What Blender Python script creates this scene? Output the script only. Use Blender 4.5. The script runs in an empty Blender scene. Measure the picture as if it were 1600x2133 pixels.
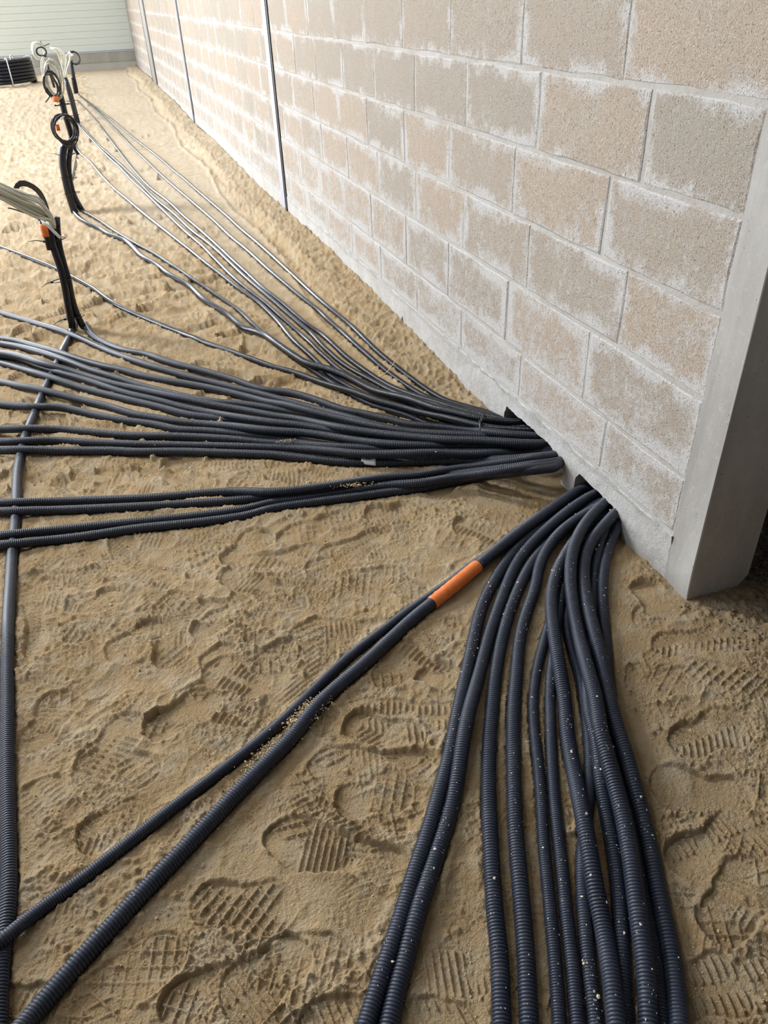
import bpy, math, random
import numpy as np
from mathutils import Matrix, Vector

C = bpy.context.scene.collection
random.seed(7)
rng = np.random.default_rng(11)

# ---------------------------------------------------------------- camera
H = 1.307                       # eye height over the sand
WALL_X = 1.1636                 # face of the block wall (plane x = WALL_X, y runs along it)
FAR_Y = 18.9
FOCAL_PX = 1590.0
RC = np.array([[0.94319856, 0.21525278, -0.25306663],
               [-0.33030897, 0.52578287, -0.78386756],
               [-0.03567158, 0.82293294, 0.56701757]])   # camera axes -> world (rows), measured from vanishing points
R = RC.copy()
cam_d = bpy.data.cameras.new('camera')
cam = bpy.data.objects.new('camera', cam_d)
C.objects.link(cam)
M = Matrix([list(R[0]) + [0], list(R[1]) + [0], list(R[2]) + [H], [0, 0, 0, 1]])
cam.matrix_world = M
cam_d.sensor_fit = 'HORIZONTAL'
cam_d.sensor_width = 36.0
cam_d.lens = 36.0 * FOCAL_PX / 1600.0
cam_d.clip_start = 0.02
cam_d.clip_end = 200
bpy.context.scene.camera = cam

# ---------------------------------------------------------------- world, lights, exposure
vs = bpy.context.scene.view_settings
vs.view_transform = 'Standard'
vs.look = 'None'
vs.gamma = 1.0
vs.use_curve_mapping = False
vs.exposure = 0.88
w = bpy.data.worlds.new('overcast_sky')
bpy.context.scene.world = w
w.use_nodes = True
wn = w.node_tree
wn.nodes['Background'].inputs['Color'].default_value = (0.72, 0.84, 1.0, 1)
wn.nodes['Background'].inputs['Strength'].default_value = 0.7


def area_light(name, loc, target, sx, sy, watts, color):
    d = bpy.data.lights.new(name, 'AREA')
    d.shape = 'RECTANGLE'
    d.size, d.size_y = sx, sy
    d.energy = watts
    d.color = color
    o = bpy.data.objects.new(name, d)
    C.objects.link(o)
    o.location = loc
    v = Vector(target) - Vector(loc)
    o.rotation_euler = v.to_track_quat('-Z', 'Y').to_euler()
    return o


# daylight through the left and far doorways, plus added lamps with no seen source
area_light('added_light_left_strip', (-4.1, 7.4, 5.85), (-2.9, 6.6, 0), 0.9, 6.0, 1020, (0.93, 0.965, 1.0))  # unseen strip lamp added under the closed ceiling to bring out the sand relief
area_light('daylight_left_doorway', (-6.9, 8.2, 2.1), (0, 8.2, 2.1), 4.2, 3.6, 240, (0.90, 0.95, 1.0))
area_light('added_light_near_left', (-6.9, 2.3, 2.2), (0, 2.3, 2.2), 1.7, 3.8, 40, (0.95, 0.97, 1.0))  # weak fill lamp added in an invented opening on the near left
area_light('daylight_far_doorway', (-4.4, FAR_Y - 0.05, 2.3), (-4.4, 0, 2.3), 4.2, 4.2, 560, (0.97, 0.98, 1.0))
area_light('added_light_far_high', (-2.6, FAR_Y - 0.05, 5.1), (-2.6, 0, 3.6), 4.5, 1.0, 230, (0.84, 0.93, 1.0))  # added lamp, no window behind it; gives the far conduits their highlight
area_light('added_light_near_top', (-2.6, 3.0, 5.85), (-1.6, 2.2, 0), 1.2, 2.6, 105, (0.82, 0.90, 1.0))  # bluish lamp added below the closed ceiling for the near conduit highlights


# ---------------------------------------------------------------- helpers
def ray(px, py):
    return RC @ np.array([px - 800.0, 1066.5 - py, -FOCAL_PX])


def at_z(px, py, z):
    r = ray(px, py)
    t = (z - H) / r[2]
    return np.array([r[0] * t, r[1] * t, z])


def at_y(px, py, y):
    r = ray(px, py)
    t = y / r[1]
    return np.array([r[0] * t, y, H + r[2] * t])


def at_x(px, py, x):
    r = ray(px, py)
    t = x / r[0]
    return np.array([x, r[1] * t, H + r[2] * t])


def sstep(a, b, x):
    t = np.clip((x - a) / (b - a), 0, 1)
    return t * t * (3 - 2 * t)


def _hash(ix, iy, seed):
    h = (ix.astype(np.int64) * 374761393 + iy.astype(np.int64) * 668265263 + seed * 1442695041) & 0xffffffff
    h = ((h ^ (h >> 13)) * 1274126177) & 0xffffffff
    return (h ^ (h >> 16)) & 0xffffffff


def gnoise(x, y, seed=0):
    """gradient noise, about -1..1"""
    xi = np.floor(x); yi = np.floor(y)
    fx = (x - xi).astype(np.float32); fy = (y - yi).astype(np.float32)
    xi = xi.astype(np.int64); yi = yi.astype(np.int64)
    u = fx * fx * fx * (fx * (fx * 6 - 15) + 10)
    v = fy * fy * fy * (fy * (fy * 6 - 15) + 10)
    def g(dx, dy):
        a = _hash(xi + dx, yi + dy, seed).astype(np.float32) * np.float32(2 * math.pi / 4294967296.0)
        return np.cos(a) * (fx - dx) + np.sin(a) * (fy - dy)
    n00, n10, n01, n11 = g(0, 0), g(1, 0), g(0, 1), g(1, 1)
    return 1.5 * ((n00 * (1 - u) + n10 * u) * (1 - v) + (n01 * (1 - u) + n11 * u) * v)


def worley(x, y, seed=0):
    """distance to the nearest jittered point and that cell's random value"""
    xi = np.floor(x).astype(np.int64); yi = np.floor(y).astype(np.int64)
    best = np.full(x.shape, 9.0, np.float32); val = np.zeros(x.shape, np.float32)
    for dx in (-1, 0, 1):
        for dy in (-1, 0, 1):
            h = _hash(xi + dx, yi + dy, seed)
            px_ = xi + dx + (h & 0xffff) / 65535.0
            py_ = yi + dy + ((h >> 16) & 0xffff) / 65535.0
            d = np.hypot(x - px_, y - py_).astype(np.float32)
            m = d < best
            best = np.where(m, d, best)
            val = np.where(m, ((h >> 8) & 0xff) / 255.0, val)
    return best, val


def mesh_obj(name, verts, faces, mat=None, parent=None, smooth=False):
    me = bpy.data.meshes.new(name)
    me.from_pydata([tuple(map(float, v)) for v in verts], [], faces)
    if mat: me.materials.append(mat)
    if smooth: me.polygons.foreach_set('use_smooth', [True] * len(me.polygons))
    me.update()
    o = bpy.data.objects.new(name, me)
    C.objects.link(o)
    if parent: o.parent = parent
    return o


def fast_mesh(name, V, Fq, mat, parent=None, smooth=True):
    """V (n,3), Fq (m,4) numpy"""
    me = bpy.data.meshes.new(name)
    me.vertices.add(len(V)); me.vertices.foreach_set('co', V.astype(np.float32).ravel())
    k = Fq.shape[1]
    me.loops.add(Fq.size); me.loops.foreach_set('vertex_index', Fq.astype(np.int32).ravel())
    me.polygons.add(len(Fq)); me.polygons.foreach_set('loop_start', np.arange(0, Fq.size, k, dtype=np.int32))
    me.polygons.foreach_set('use_smooth', np.full(len(Fq), smooth))
    me.materials.append(mat)
    me.update(calc_edges=True)
    me.validate()
    o = bpy.data.objects.new(name, me)
    C.objects.link(o)
    if parent: o.parent = parent
    return o


def tag(o, label=None, cat=None, group=None, kind=None):
    if label: o['label'] = label
    if cat: o['category'] = cat
    if group: o['group'] = group
    if kind: o['kind'] = kind
    return o


def thing(name, loc, label, cat, group=None):
    o = bpy.data.objects.new(name, None)
    C.objects.link(o)
    o.location = loc
    o.empty_display_size = 0.05
    bpy.context.view_layer.update()
    return tag(o, label, cat, group)


def keep_world(child, parent):
    child.parent = parent
    child.matrix_parent_inverse = Matrix.Translation(parent.location).inverted()


def box_data(x0, x1, y0, y1, z0, z1, off=0):
    v = [(x0, y0, z0), (x1, y0, z0), (x1, y1, z0), (x0, y1, z0), (x0, y0, z1), (x1, y0, z1), (x1, y1, z1), (x0, y1, z1)]
    f = [(0, 3, 2, 1), (4, 5, 6, 7), (0, 1, 5, 4), (1, 2, 6, 5), (2, 3, 7, 6), (3, 0, 4, 7)]
    return v, [tuple(i + off for i in q) for q in f]


def boxes(name, lst, mat, parent=None):
    V, Fc = [], []
    for b in lst:
        v, f = box_data(*b, off=len(V))
        V += v; Fc += f
    return mesh_obj(name, V, Fc, mat, parent)


def spline(P, step):
    """Catmull-Rom through P, resampled at about `step`"""
    P = np.asarray(P, float)
    Q = np.vstack([2 * P[0] - P[1], P, 2 * P[-1] - P[-2]])
    out = []
    for i in range(1, len(Q) - 2):
        p0, p1, p2, p3 = Q[i - 1], Q[i], Q[i + 1], Q[i + 2]
        n = 12
        t = np.linspace(0, 1, n, endpoint=False)[:, None]
        out.append(0.5 * ((2 * p1) + (-p0 + p2) * t + (2 * p0 - 5 * p1 + 4 * p2 - p3) * t ** 2 + (-p0 + 3 * p1 - 3 * p2 + p3) * t ** 3))
    out.append(P[-1:])
    D = np.vstack(out)
    return resample(D, step)


def resample(D, step):
    s = np.r_[0, np.cumsum(np.linalg.norm(np.diff(D, axis=0), axis=1))]
    n = max(2, int(round(s[-1] / step)) + 1)
    q = np.linspace(0, s[-1], n)
    return np.column_stack([np.interp(q, s, D[:, k]) for k in range(D.shape[1])])


def gsmooth(A, sig):
    k = min(int(3 * sig) + 1, len(A) - 2)
    if k < 1: return np.asarray(A, float)
    w_ = np.exp(-0.5 * (np.arange(-k, k + 1) / sig) ** 2); w_ /= w_.sum()
    A = np.asarray(A, float)
    if A.ndim == 1:
        return np.convolve(np.r_[2 * A[0] - A[k:0:-1], A, 2 * A[-1] - A[-2:-k - 2:-1]], w_, 'valid')
    return np.column_stack([gsmooth(A[:, j], sig) for j in range(A.shape[1])])


def sweep(path, radii, sides):
    """tube rings along path; returns verts, quads (caps left open by tiny end rings)"""
    P = np.asarray(path, float)
    n = len(P)
    T = np.gradient(P, axis=0); T /= np.linalg.norm(T, axis=1)[:, None] + 1e-12
    up = np.array([0, 0, 1.0])
    Nn = np.zeros_like(P)
    ref = up - T[0] * T[0].dot(up)
    if np.linalg.norm(ref) < 0.2: ref = np.array([1.0, 0, 0]) - T[0] * T[0][0]
    ref /= np.linalg.norm(ref)
    for i in range(n):
        ref = ref - T[i] * T[i].dot(ref); ref /= np.linalg.norm(ref) + 1e-12
        Nn[i] = ref
    B = np.cross(T, Nn)
    a = np.linspace(0, 2 * math.pi, sides, endpoint=False)
    r = np.broadcast_to(np.asarray(radii, float), (n,))[:, None, None]
    V = P[:, None, :] + r * (np.cos(a)[None, :, None] * Nn[:, None, :] + np.sin(a)[None, :, None] * B[:, None, :])
    V = V.reshape(-1, 3)
    i = np.arange(n - 1)[:, None] * sides; j = np.arange(sides)[None, :]; j2 = (j + 1) % sides
    Fq = np.stack([i + j, i + sides + j, i + sides + j2, i + j2], -1).reshape(-1, 4)
    return V, Fq[:, ::-1]


def tube(name, path, r, mat, parent=None, sides=8, step=None, closed_ends=True):
    P = spline(path, step) if step else np.asarray(path, float)
    rad = np.full(len(P), r)
    if closed_ends:
        T0 = (P[0] - P[1]); T0 /= np.linalg.norm(T0); T1 = (P[-1] - P[-2]); T1 /= np.linalg.norm(T1)
        P = np.vstack([P[0] + T0 * 1e-4, P, P[-1] + T1 * 1e-4]); rad = np.r_[r * 0.02, rad, r * 0.02]
    V, Fq = sweep(P, rad, sides)
    return fast_mesh(name, V, Fq, mat, parent)


def many_tubes(name, paths, r, mat, parent=None, sides=6, step=0.02):
    Vs, Fs, off = [], [], 0
    for p in paths:
        P = spline(p, step)
        V, Fq = sweep(P, np.full(len(P), r), sides)
        Vs.append(V); Fs.append(Fq + off); off += len(V)
    return fast_mesh(name, np.vstack(Vs), np.vstack(Fs), mat, parent)


# ---------------------------------------------------------------- materials
class Mat:
    def __init__(self, name):
        self.m = bpy.data.materials.new(name); self.m.use_nodes = True
        self.t = self.m.node_tree; self.n = self.t.nodes; self.b = self.n['Principled BSDF']
    def add(self, ty, **kw):
        nd = self.n.new(ty)
        for k, v in kw.items():
            if k.startswith('i_'):
                key = k[2:].replace('_', ' ')
                nd.inputs[int(key) if key.isdigit() else key].default_value = v
            else: setattr(nd, k, v)
        return nd
    def link(self, a, b): self.t.links.new(a, b)
    def noise(self, scale, detail=4, rough=0.55, vec=None):
        nd = self.add('ShaderNodeTexNoise', i_Scale=scale, i_Detail=detail, i_Roughness=rough)
        if vec is not None: self.link(vec, nd.inputs['Vector'])
        return nd.outputs['Fac']
    def ramp(self, src, stops):
        nd = self.add('ShaderNodeValToRGB'); e = nd.color_ramp.elements
        while len(e) < len(stops): e.new(0.5)
        for el, (p, c) in zip(e, stops):
            el.position = p; el.color = (c, c, c, 1) if isinstance(c, (int, float)) else (*c, 1)
        self.link(src, nd.inputs[0]); return nd.outputs[0]
    def mix(self, fac, a, b, mode='MIX'):
        nd = self.add('ShaderNodeMix', data_type='RGBA', blend_type=mode)
        for s, v in ((nd.inputs[0], fac), (nd.inputs[6], a), (nd.inputs[7], b)):
            if hasattr(v, 'is_output'): self.link(v, s)
            elif isinstance(v, (int, float)): s.default_value = v
            else: s.default_value = (*v, 1)
        return nd.outputs[2]
    def math(self, op, a, b=0.0, c=None):
        nd = self.add('ShaderNodeMath', operation=op)
        for s, v in zip(nd.inputs, (a, b, c)):
            if v is None: continue
            if hasattr(v, 'is_output'): self.link(v, s)
            else: s.default_value = v
        return nd.outputs[0]
    def bump(self, h, strength, dist):
        nd = self.add('ShaderNodeBump', i_Strength=strength, i_Distance=dist)
        self.link(h, nd.inputs['Height']); return nd.outputs[0]
    def pos(self): return self.add('ShaderNodeNewGeometry').outputs['Position']
    def fin(self, color=None, rough=None, normal=None, spec=None, metal=None):
        for key, v in (('Base Color', color), ('Roughness', rough), ('Normal', normal), ('Specular IOR Level', spec), ('Metallic', metal)):
            if v is None: continue
            s = self.b.inputs[key]
            if hasattr(v, 'is_output'): self.link(v, s)
            elif isinstance(v, (int, float)): s.default_value = v
            else: s.default_value = (*v, 1)
        return self.m


def plain(name, col, rough=0.6, spec=0.5, metal=0.0):
    return Mat(name).fin(color=col, rough=rough, spec=spec, metal=metal)


def mat_sand():
    m = Mat('sand'); p = m.pos()
    big = m.noise(2.2, 5, 0.6, p); mid = m.noise(14, 5, 0.6, p); fine = m.noise(420, 3, 0.7, p); grain = m.noise(1500, 2, 0.8, p)
    col = m.mix(m.ramp(big, [(0.35, 0.0), (0.65, 1.0)]), (0.49, 0.33, 0.165), (0.60, 0.435, 0.25))
    col = m.mix(m.ramp(mid, [(0.45, 0.0), (0.68, 0.75)]), col, (0.62, 0.51, 0.36))
    col = m.mix(m.ramp(fine, [(0.3, 0.45), (0.62, 0.0)]), col, (0.34, 0.24, 0.13))
    col = m.mix(m.ramp(grain, [(0.6, 0.0), (0.75, 0.35)]), col, (0.75, 0.66, 0.5))
    paler = m.add('ShaderNodeAttribute', attribute_name='paler')
    col = m.mix(m.math('MULTIPLY', paler.outputs['Fac'], m.ramp(mid, [(0.3, 0.45), (0.6, 1.0)])), col, (0.60, 0.51, 0.385))
    at = m.add('ShaderNodeAttribute', attribute_name='dirt')
    dcol = m.mix(m.ramp(m.noise(60, 4, 0.7, p), [(0.35, 0.0), (0.65, 1.0)]), (0.10, 0.075, 0.055), (0.23, 0.175, 0.125))
    col = m.mix(at.outputs['Fac'], col, dcol)
    rg = m.math('ABSOLUTE', m.math('SUBTRACT', m.noise(75, 3, 0.6, p), 0.5))
    rg2 = m.math('ABSOLUTE', m.math('SUBTRACT', m.noise(190, 3, 0.6, p), 0.5))
    h = m.math('SUBTRACT', m.math('MULTIPLY', m.noise(240, 4, 0.75, p), 0.8), m.math('ADD', m.math('MULTIPLY', rg, 2.2), m.math('MULTIPLY', rg2, 1.3)))
    h = m.math('ADD', h, m.math('MULTIPLY', grain, 0.25))
    st = m.bump(h, 1.0, 0.006)
    return m.fin(color=col, rough=0.95, normal=st, spec=0.15)


def mat_conduit(name, base, rough=0.38, dust=0.12):
    m = Mat(name); p = m.pos()
    d = m.ramp(m.noise(35, 5, 0.7, p), [(0.5, 0.0), (0.8, dust)])
    col = m.mix(d, base, (0.16, 0.14, 0.12))
    fl = m.ramp(m.noise(330, 2, 0.6, p), [(0.72, 0.0), (0.77, min(1, dust * 2.0))])
    if dust > 0.1: col = m.mix(fl, col, (0.36, 0.31, 0.25))
    r = m.ramp(m.noise(20, 2, 0.5, p), [(0.3, rough - 0.02), (0.7, rough + 0.04)])
    return m.fin(color=col, rough=r, spec=0.42)


def mat_block(name, warm):
    m = Mat(name); p = m.pos()
    tc = m.add('ShaderNodeTexCoord'); sep = m.add('ShaderNodeSeparateXYZ'); m.link(tc.outputs['Generated'], sep.inputs[0])
    inf = m.add('ShaderNodeObjectInfo')
    sz = m.add('ShaderNodeSeparateXYZ'); m.link(p, sz.inputs[0])
    ey = m.math('MULTIPLY', m.math('SUBTRACT', 0.5, m.math('ABSOLUTE', m.math('SUBTRACT', sep.outputs[1], 0.5))), 0.455)
    ez = m.math('MULTIPLY', m.math('SUBTRACT', 0.5, m.math('ABSOLUTE', m.math('SUBTRACT', sep.outputs[2], 0.5))), 0.19)
    e = m.math('MINIMUM', ey, ez)
    n1 = m.noise(9, 7, 0.7, p); n2 = m.noise(30, 6, 0.7, p); n3 = m.noise(170, 3, 0.6, p); n4 = m.noise(300, 2, 0.55, p); n5 = m.noise(75, 4, 0.65, p)
    base = m.mix(m.ramp(inf.outputs['Random'], [(0.2, 0.0), (0.8, 1.0)]), warm, (0.32, 0.285, 0.24))
    base = m.mix(m.ramp(n1, [(0.4, 0.0), (0.65, 0.5)]), base, (0.35, 0.32, 0.275))
    base = m.mix(m.ramp(n2, [(0.35, 0.35), (0.6, 0.0)]), base, (0.34, 0.26, 0.185))
    # lime smears: near the joints, and more of them low on the wall
    low = m.ramp(sz.outputs[2], [(0.0, 0.34), (1.0, 0.0)])
    edge = m.ramp(e, [(0.0, 0.34), (0.010, 0.14), (0.045, 0.0)])
    k = m.math('ADD', m.math('ADD', m.math('MULTIPLY', n1, 0.6), m.math('MULTIPLY', n2, 0.6)), m.math('ADD', m.math('MULTIPLY', low, 0.78), m.math('MULTIPLY', edge, 1.0)))
    k = m.math('ADD', k, m.math('MULTIPLY', m.math('SUBTRACT', n5, 0.5), 0.6))
    patch = m.math('MULTIPLY', m.ramp(m.noise(5.5, 3, 0.6, p), [(0.48, 0.0), (0.60, 1.0)]), m.ramp(m.math('ADD', e, m.math('MULTIPLY', m.math('SUBTRACT', n2, 0.5), 0.06)), [(0.0, 1.0), (0.055, 0.0)]))
    k = m.math('ADD', k, m.math('MULTIPLY', patch, 0.38))
    base = m.mix(m.ramp(k, [(0.72, 0.0), (1.50, 1.0)]), base, (0.47, 0.45, 0.43))
    # open pores and pale grains
    base = m.mix(m.ramp(n3, [(0.32, 0.7), (0.38, 0.0)]), base, (0.15, 0.125, 0.10))
    base = m.mix(m.ramp(n4, [(0.34, 0.6), (0.40, 0.0)]), base, (0.16, 0.13, 0.105))
    base = m.mix(m.ramp(n4, [(0.60, 0.0), (0.68, 0.6)]), base, (0.60, 0.55, 0.48))
    h = m.math('ADD', m.math('MULTIPLY', m.ramp(n3, [(0.28, 0.0), (0.42, 1.0)]), 0.9), m.math('ADD', m.math('MULTIPLY', n4, 0.5), m.math('MULTIPLY', n5, 1.2)))
    return m.fin(color=base, rough=0.93, normal=m.bump(h, 0.55, 0.004), spec=0.2)


def mat_mortar(name, col, col2, bump=0.004):
    m = Mat(name); p = m.pos()
    n1 = m.noise(8, 8, 0.75, p); n3 = m.noise(110, 5, 0.8, p)
    c = m.mix(m.ramp(n1, [(0.35, 0.0), (0.65, 1.0)]), col, col2)
    c = m.mix(m.ramp(n3, [(0.30, 0.55), (0.40, 0.0)]), c, tuple(v * 0.5 for v in col))
    h = m.math('ADD', m.math('MULTIPLY', n3, 0.7), m.noise(30, 5, 0.6, p))
    return m.fin(color=c, rough=0.9, normal=m.bump(h, 0.7, bump), spec=0.2)


def mat_concrete(name, a, b, pits=True):
    m = Mat(name); p = m.pos()
    mp = m.add('ShaderNodeMapping'); m.link(p, mp.inputs[0]); mp.inputs['Scale'].default_value = (1, 1, 0.25)
    c = m.mix(m.ramp(m.noise(7, 6, 0.65, mp.outputs[0]), [(0.35, 0.0), (0.65, 1.0)]), a, b)
    c = m.mix(m.ramp(m.noise(45, 4, 0.7, p), [(0.55, 0.0), (0.75, 0.35)]), c, tuple(min(1, v * 1.35) for v in b))
    vo = m.add('ShaderNodeTexVoronoi', i_Scale=70); m.link(p, vo.inputs['Vector'])
    pit = m.ramp(vo.outputs['Distance'], [(0.07, 1.0), (0.12, 0.0)])
    pit = m.math('MULTIPLY', pit, m.ramp(m.noise(12, 2, 0.5, p), [(0.5, 0.0), (0.6, 1.0)]))
    c = m.mix(pit, c, tuple(v * 0.35 for v in a))
    sp = m.ramp(m.noise(230, 2, 0.5, p), [(0.70, 0.0), (0.74, 0.6)])
    c = m.mix(sp, c, (0.6, 0.58, 0.53))
    h = m.math('SUBTRACT', m.math('MULTIPLY', m.noise(60, 5, 0.6, p), 0.4), pit)
    return m.fin(color=c, rough=0.8, normal=m.bump(h, 0.5, 0.003), spec=0.3)


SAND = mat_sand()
CONDUIT = mat_conduit('black_conduit_plastic', (0.009, 0.011, 0.017), 0.19, 0.07)
CONDUIT_NEAR = mat_conduit('dusty_conduit_plastic', (0.020, 0.025, 0.041), 0.44, 0.2)
BLOCK = mat_block('rough_concrete_block', (0.385, 0.315, 0.25))
MORTAR = mat_mortar('lime_mortar', (0.36, 0.33, 0.29), (0.47, 0.45, 0.42))
RENDER = mat_mortar('smeared_cement_band', (0.43, 0.405, 0.375), (0.56, 0.545, 0.52), 0.010)
COLUMN = mat_concrete('column_concrete', (0.30, 0.28, 0.255), (0.40, 0.38, 0.35))
PLINTH_A = mat_concrete('plinth_concrete_dark', (0.31, 0.30, 0.27), (0.38, 0.37, 0.335))
PLINTH_B = mat_concrete('plinth_concrete_pale', (0.42, 0.41, 0.38), (0.48, 0.47, 0.44))
DARKWALL = mat_concrete('dark_concrete', (0.14, 0.13, 0.12), (0.2, 0.19, 0.17))
SHELL = plain('painted_shell', (0.30, 0.30, 0.30), 0.8, 0.2)
PANEL = plain('pale_green_white_cladding', (0.60, 0.645, 0.605), 0.45, 0.4)
STEEL = plain('galvanised_steel', (0.42, 0.43, 0.50), 0.45, 0.5, 0.2)
STEEL_DK = plain('grey_steel', (0.25, 0.235, 0.22), 0.5, 0.5)
CONDUIT_MID = mat_conduit('matte_conduit_plastic', (0.019, 0.023, 0.035), 0.40, 0.08)
RUBBER = plain('black_seal', (0.012, 0.012, 0.014), 0.6)
ORANGE = Mat('orange_tape')
ORANGE.fin(color=ORANGE.mix(ORANGE.ramp(ORANGE.noise(60, 4, 0.6, ORANGE.pos()), [(0.4, 0.0), (0.7, 1.0)]), (0.72, 0.155, 0.025), (0.80, 0.22, 0.05)), rough=0.5)
ORANGE = ORANGE.m
WHITE_CABLE = plain('white_cable_sheath', (0.60, 0.60, 0.52), 0.4)
WHITE_TIE = plain('white_plastic', (0.72, 0.72, 0.74), 0.4)
PAPER = plain('white_tag_paper', (0.66, 0.67, 0.70), 0.7)
BLACK_CABLE = plain('black_cable_sheath', (0.018, 0.016, 0.018), 0.4)
TIE = plain('black_nylon', (0.01, 0.01, 0.012), 0.45)
STRAW = plain('dry_straw', (0.62, 0.48, 0.27), 0.7)
STONE = mat_mortar('grey_rubble', (0.10, 0.088, 0.075), (0.19, 0.17, 0.145))
CRUMB = plain('sand_crumb', (0.56, 0.43, 0.26), 0.95, 0.1)
CLOD = plain('earth_clod', (0.20, 0.15, 0.10), 0.95, 0.1)
PALE_CRUMB = plain('pale_sand_crumb', (0.62, 0.55, 0.43), 0.95, 0.1)

# ---------------------------------------------------------------- ground shape
def ground(x, y):
    """smooth lie of the sand, without footprints"""
    x = np.asarray(x, float); y = np.asarray(y, float)
    g = 0.10 * sstep(5.0, 18.5, y)
    dw = WALL_X - x
    wob = 0.03 * np.sin(y * 2.3) + 0.02 * np.sin(y * 5.1 + 1)
    m = sstep(0.27 + wob, 0.17, dw) * sstep(2.2, 3.4, y)
    g = g + m * (0.034 + 0.010 * np.sin(y * 1.7))
    g = g - 0.012 * sstep(0.35, 0.0, dw) * sstep(2.4, 2.1, y) * sstep(1.3, 1.5, y)      # dished in front of the two holes
    g = g - 0.03 * sstep(WALL_X + 0.05, WALL_X + 0.5, x)
    return g


# ---------------------------------------------------------------- shell of the hall
def shell():
    hs = 6.0
    o = boxes('wall_far', [(-7.2, -6.6, FAR_Y + 0.12, FAR_Y + 0.3, -0.3, hs), (-2.2, 4.2, FAR_Y + 0.12, FAR_Y + 0.3, -0.3, 4.3), (-6.6, -2.2, FAR_Y + 0.12, FAR_Y + 0.3, 4.4, hs),
                           (-2.2, 4.2, FAR_Y + 0.12, FAR_Y + 0.3, 4.3, hs)], SHELL); tag(o, kind='structure')
    # far doorway, outside the frame; the added high lamp has no opening here
    boxes('door_jamb', [(-6.7, -6.6, FAR_Y, FAR_Y + 0.12, -0.2, 4.5), (-2.2, -2.1, FAR_Y, FAR_Y + 0.12, -0.2, 4.5), (-6.6, -2.2, FAR_Y, FAR_Y + 0.12, 4.4, 4.5)], STEEL, o)
    pl = boxes('plinth_footing', [(-2.1, WALL_X, FAR_Y - 0.02, FAR_Y + 0.13, -0.2, 0.235)], PLINTH_B, o)
    pl = boxes('plinth_beam', [(-2.1, WALL_X, FAR_Y - 0.035, FAR_Y + 0.13, 0.236, 0.405)], PLINTH_A, o)
    boxes('drip_trim', [(-2.1, WALL_X, FAR_Y - 0.045, FAR_Y + 0.13, 0.406, 0.43)], STEEL, o)
    base = None
    z = 0.432
    for k in range(22):
        h_ = 0.115
        if base is None:
            # one horizontal rib panel: face with a shallow step at its lower edge
            prof = [(0, 0), (-0.010, 0.002), (-0.010, 0.048), (-0.0085, 0.052), (-0.010, 0.056), (-0.010, h_ - 0.008), (-0.006, h_ - 0.001)]
            V, Fc = [], []
            for xx in (-2.1, WALL_X):
                V += [(xx, FAR_Y + 0.012 + a, b) for a, b in prof] + [(xx, FAR_Y + 0.12, h_ - 0.001), (xx, FAR_Y + 0.12, 0)]
            n = len(prof) + 2
            Fc = [(i, (i + 1) % n, (i + 1) % n + n, i + n) for i in range(n)] + [tuple(range(n))[::-1], tuple(range(n, 2 * n))]
            base = mesh_obj('cladding_panel', V, Fc, PANEL, o)
            p_ = base
        else:
            p_ = base.copy(); C.objects.link(p_); p_.parent = o
        p_.location = (0, 0, z); z += h_
    # left wall with the big doorway and a nearer opening added for light
    X0, X1 = -7.2, -7.0
    o = boxes('wall_left', [(X0, X1, -5.2, 1.4, -0.3, hs), (X0, X1, 3.2, 6.0, -0.3, hs), (X0, X1, 10.4, FAR_Y + 0.3, -0.3, hs),
                            (X0, X1, 1.4, 3.2, 4.1, hs), (X0, X1, 6.0, 10.4, 4.0, hs)], SHELL); tag(o, kind='structure')
    o = boxes('wall_back', [(-7.2, 4.2, -5.2, -5.0, -0.3, hs)], DARKWALL); tag(o, kind='structure')
    o = boxes('wall_side_room', [(4.0, 4.2, -5.2, FAR_Y + 0.3, -0.3, hs)], DARKWALL); tag(o, kind='structure')
    o = boxes('ceiling', [(-7.2, 4.2, -5.2, FAR_Y + 0.3, hs, hs + 0.1)], SHELL); tag(o, kind='structure')


shell()


# ---------------------------------------------------------------- block wall
def extrude_yz(poly, x0, x1):
    n = len(poly)
    V = [(x0, a, b) for a, b in poly] + [(x1, a, b) for a, b in poly]
    Fc = [tuple(range(n)), tuple(range(2 * n - 1, n - 1, -1))] + [((i + 1) % n, i, i + n, (i + 1) % n + n) for i in range(n)]
    return V, Fc


COURSES = [0.141, 0.303, 0.514, 0.712, 0.908, 1.106, 1.305, 1.505]
J_ODD = [1.70, 2.19, 2.68, 3.13, 3.60, 4.06, 4.53, 5.0]
J_EVEN = [1.58, 2.07, 2.55, 3.01, 3.48, 3.94, 4.42, 4.87]
POSTS = [(5.47, 5.61), (10.15, 10.29), (14.50, 15.40)]
COL_Y = (1.145, 1.238)


def jag(y0, z0, y1, z1, n, amp):
    out = []
    for i in range(1, n):
        t = i / n
        out.append((y0 + (y1 - y0) * t + random.uniform(-amp, amp) * 0.5, z0 + (z1 - z0) * t + random.uniform(-amp, amp)))
    return out


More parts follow.
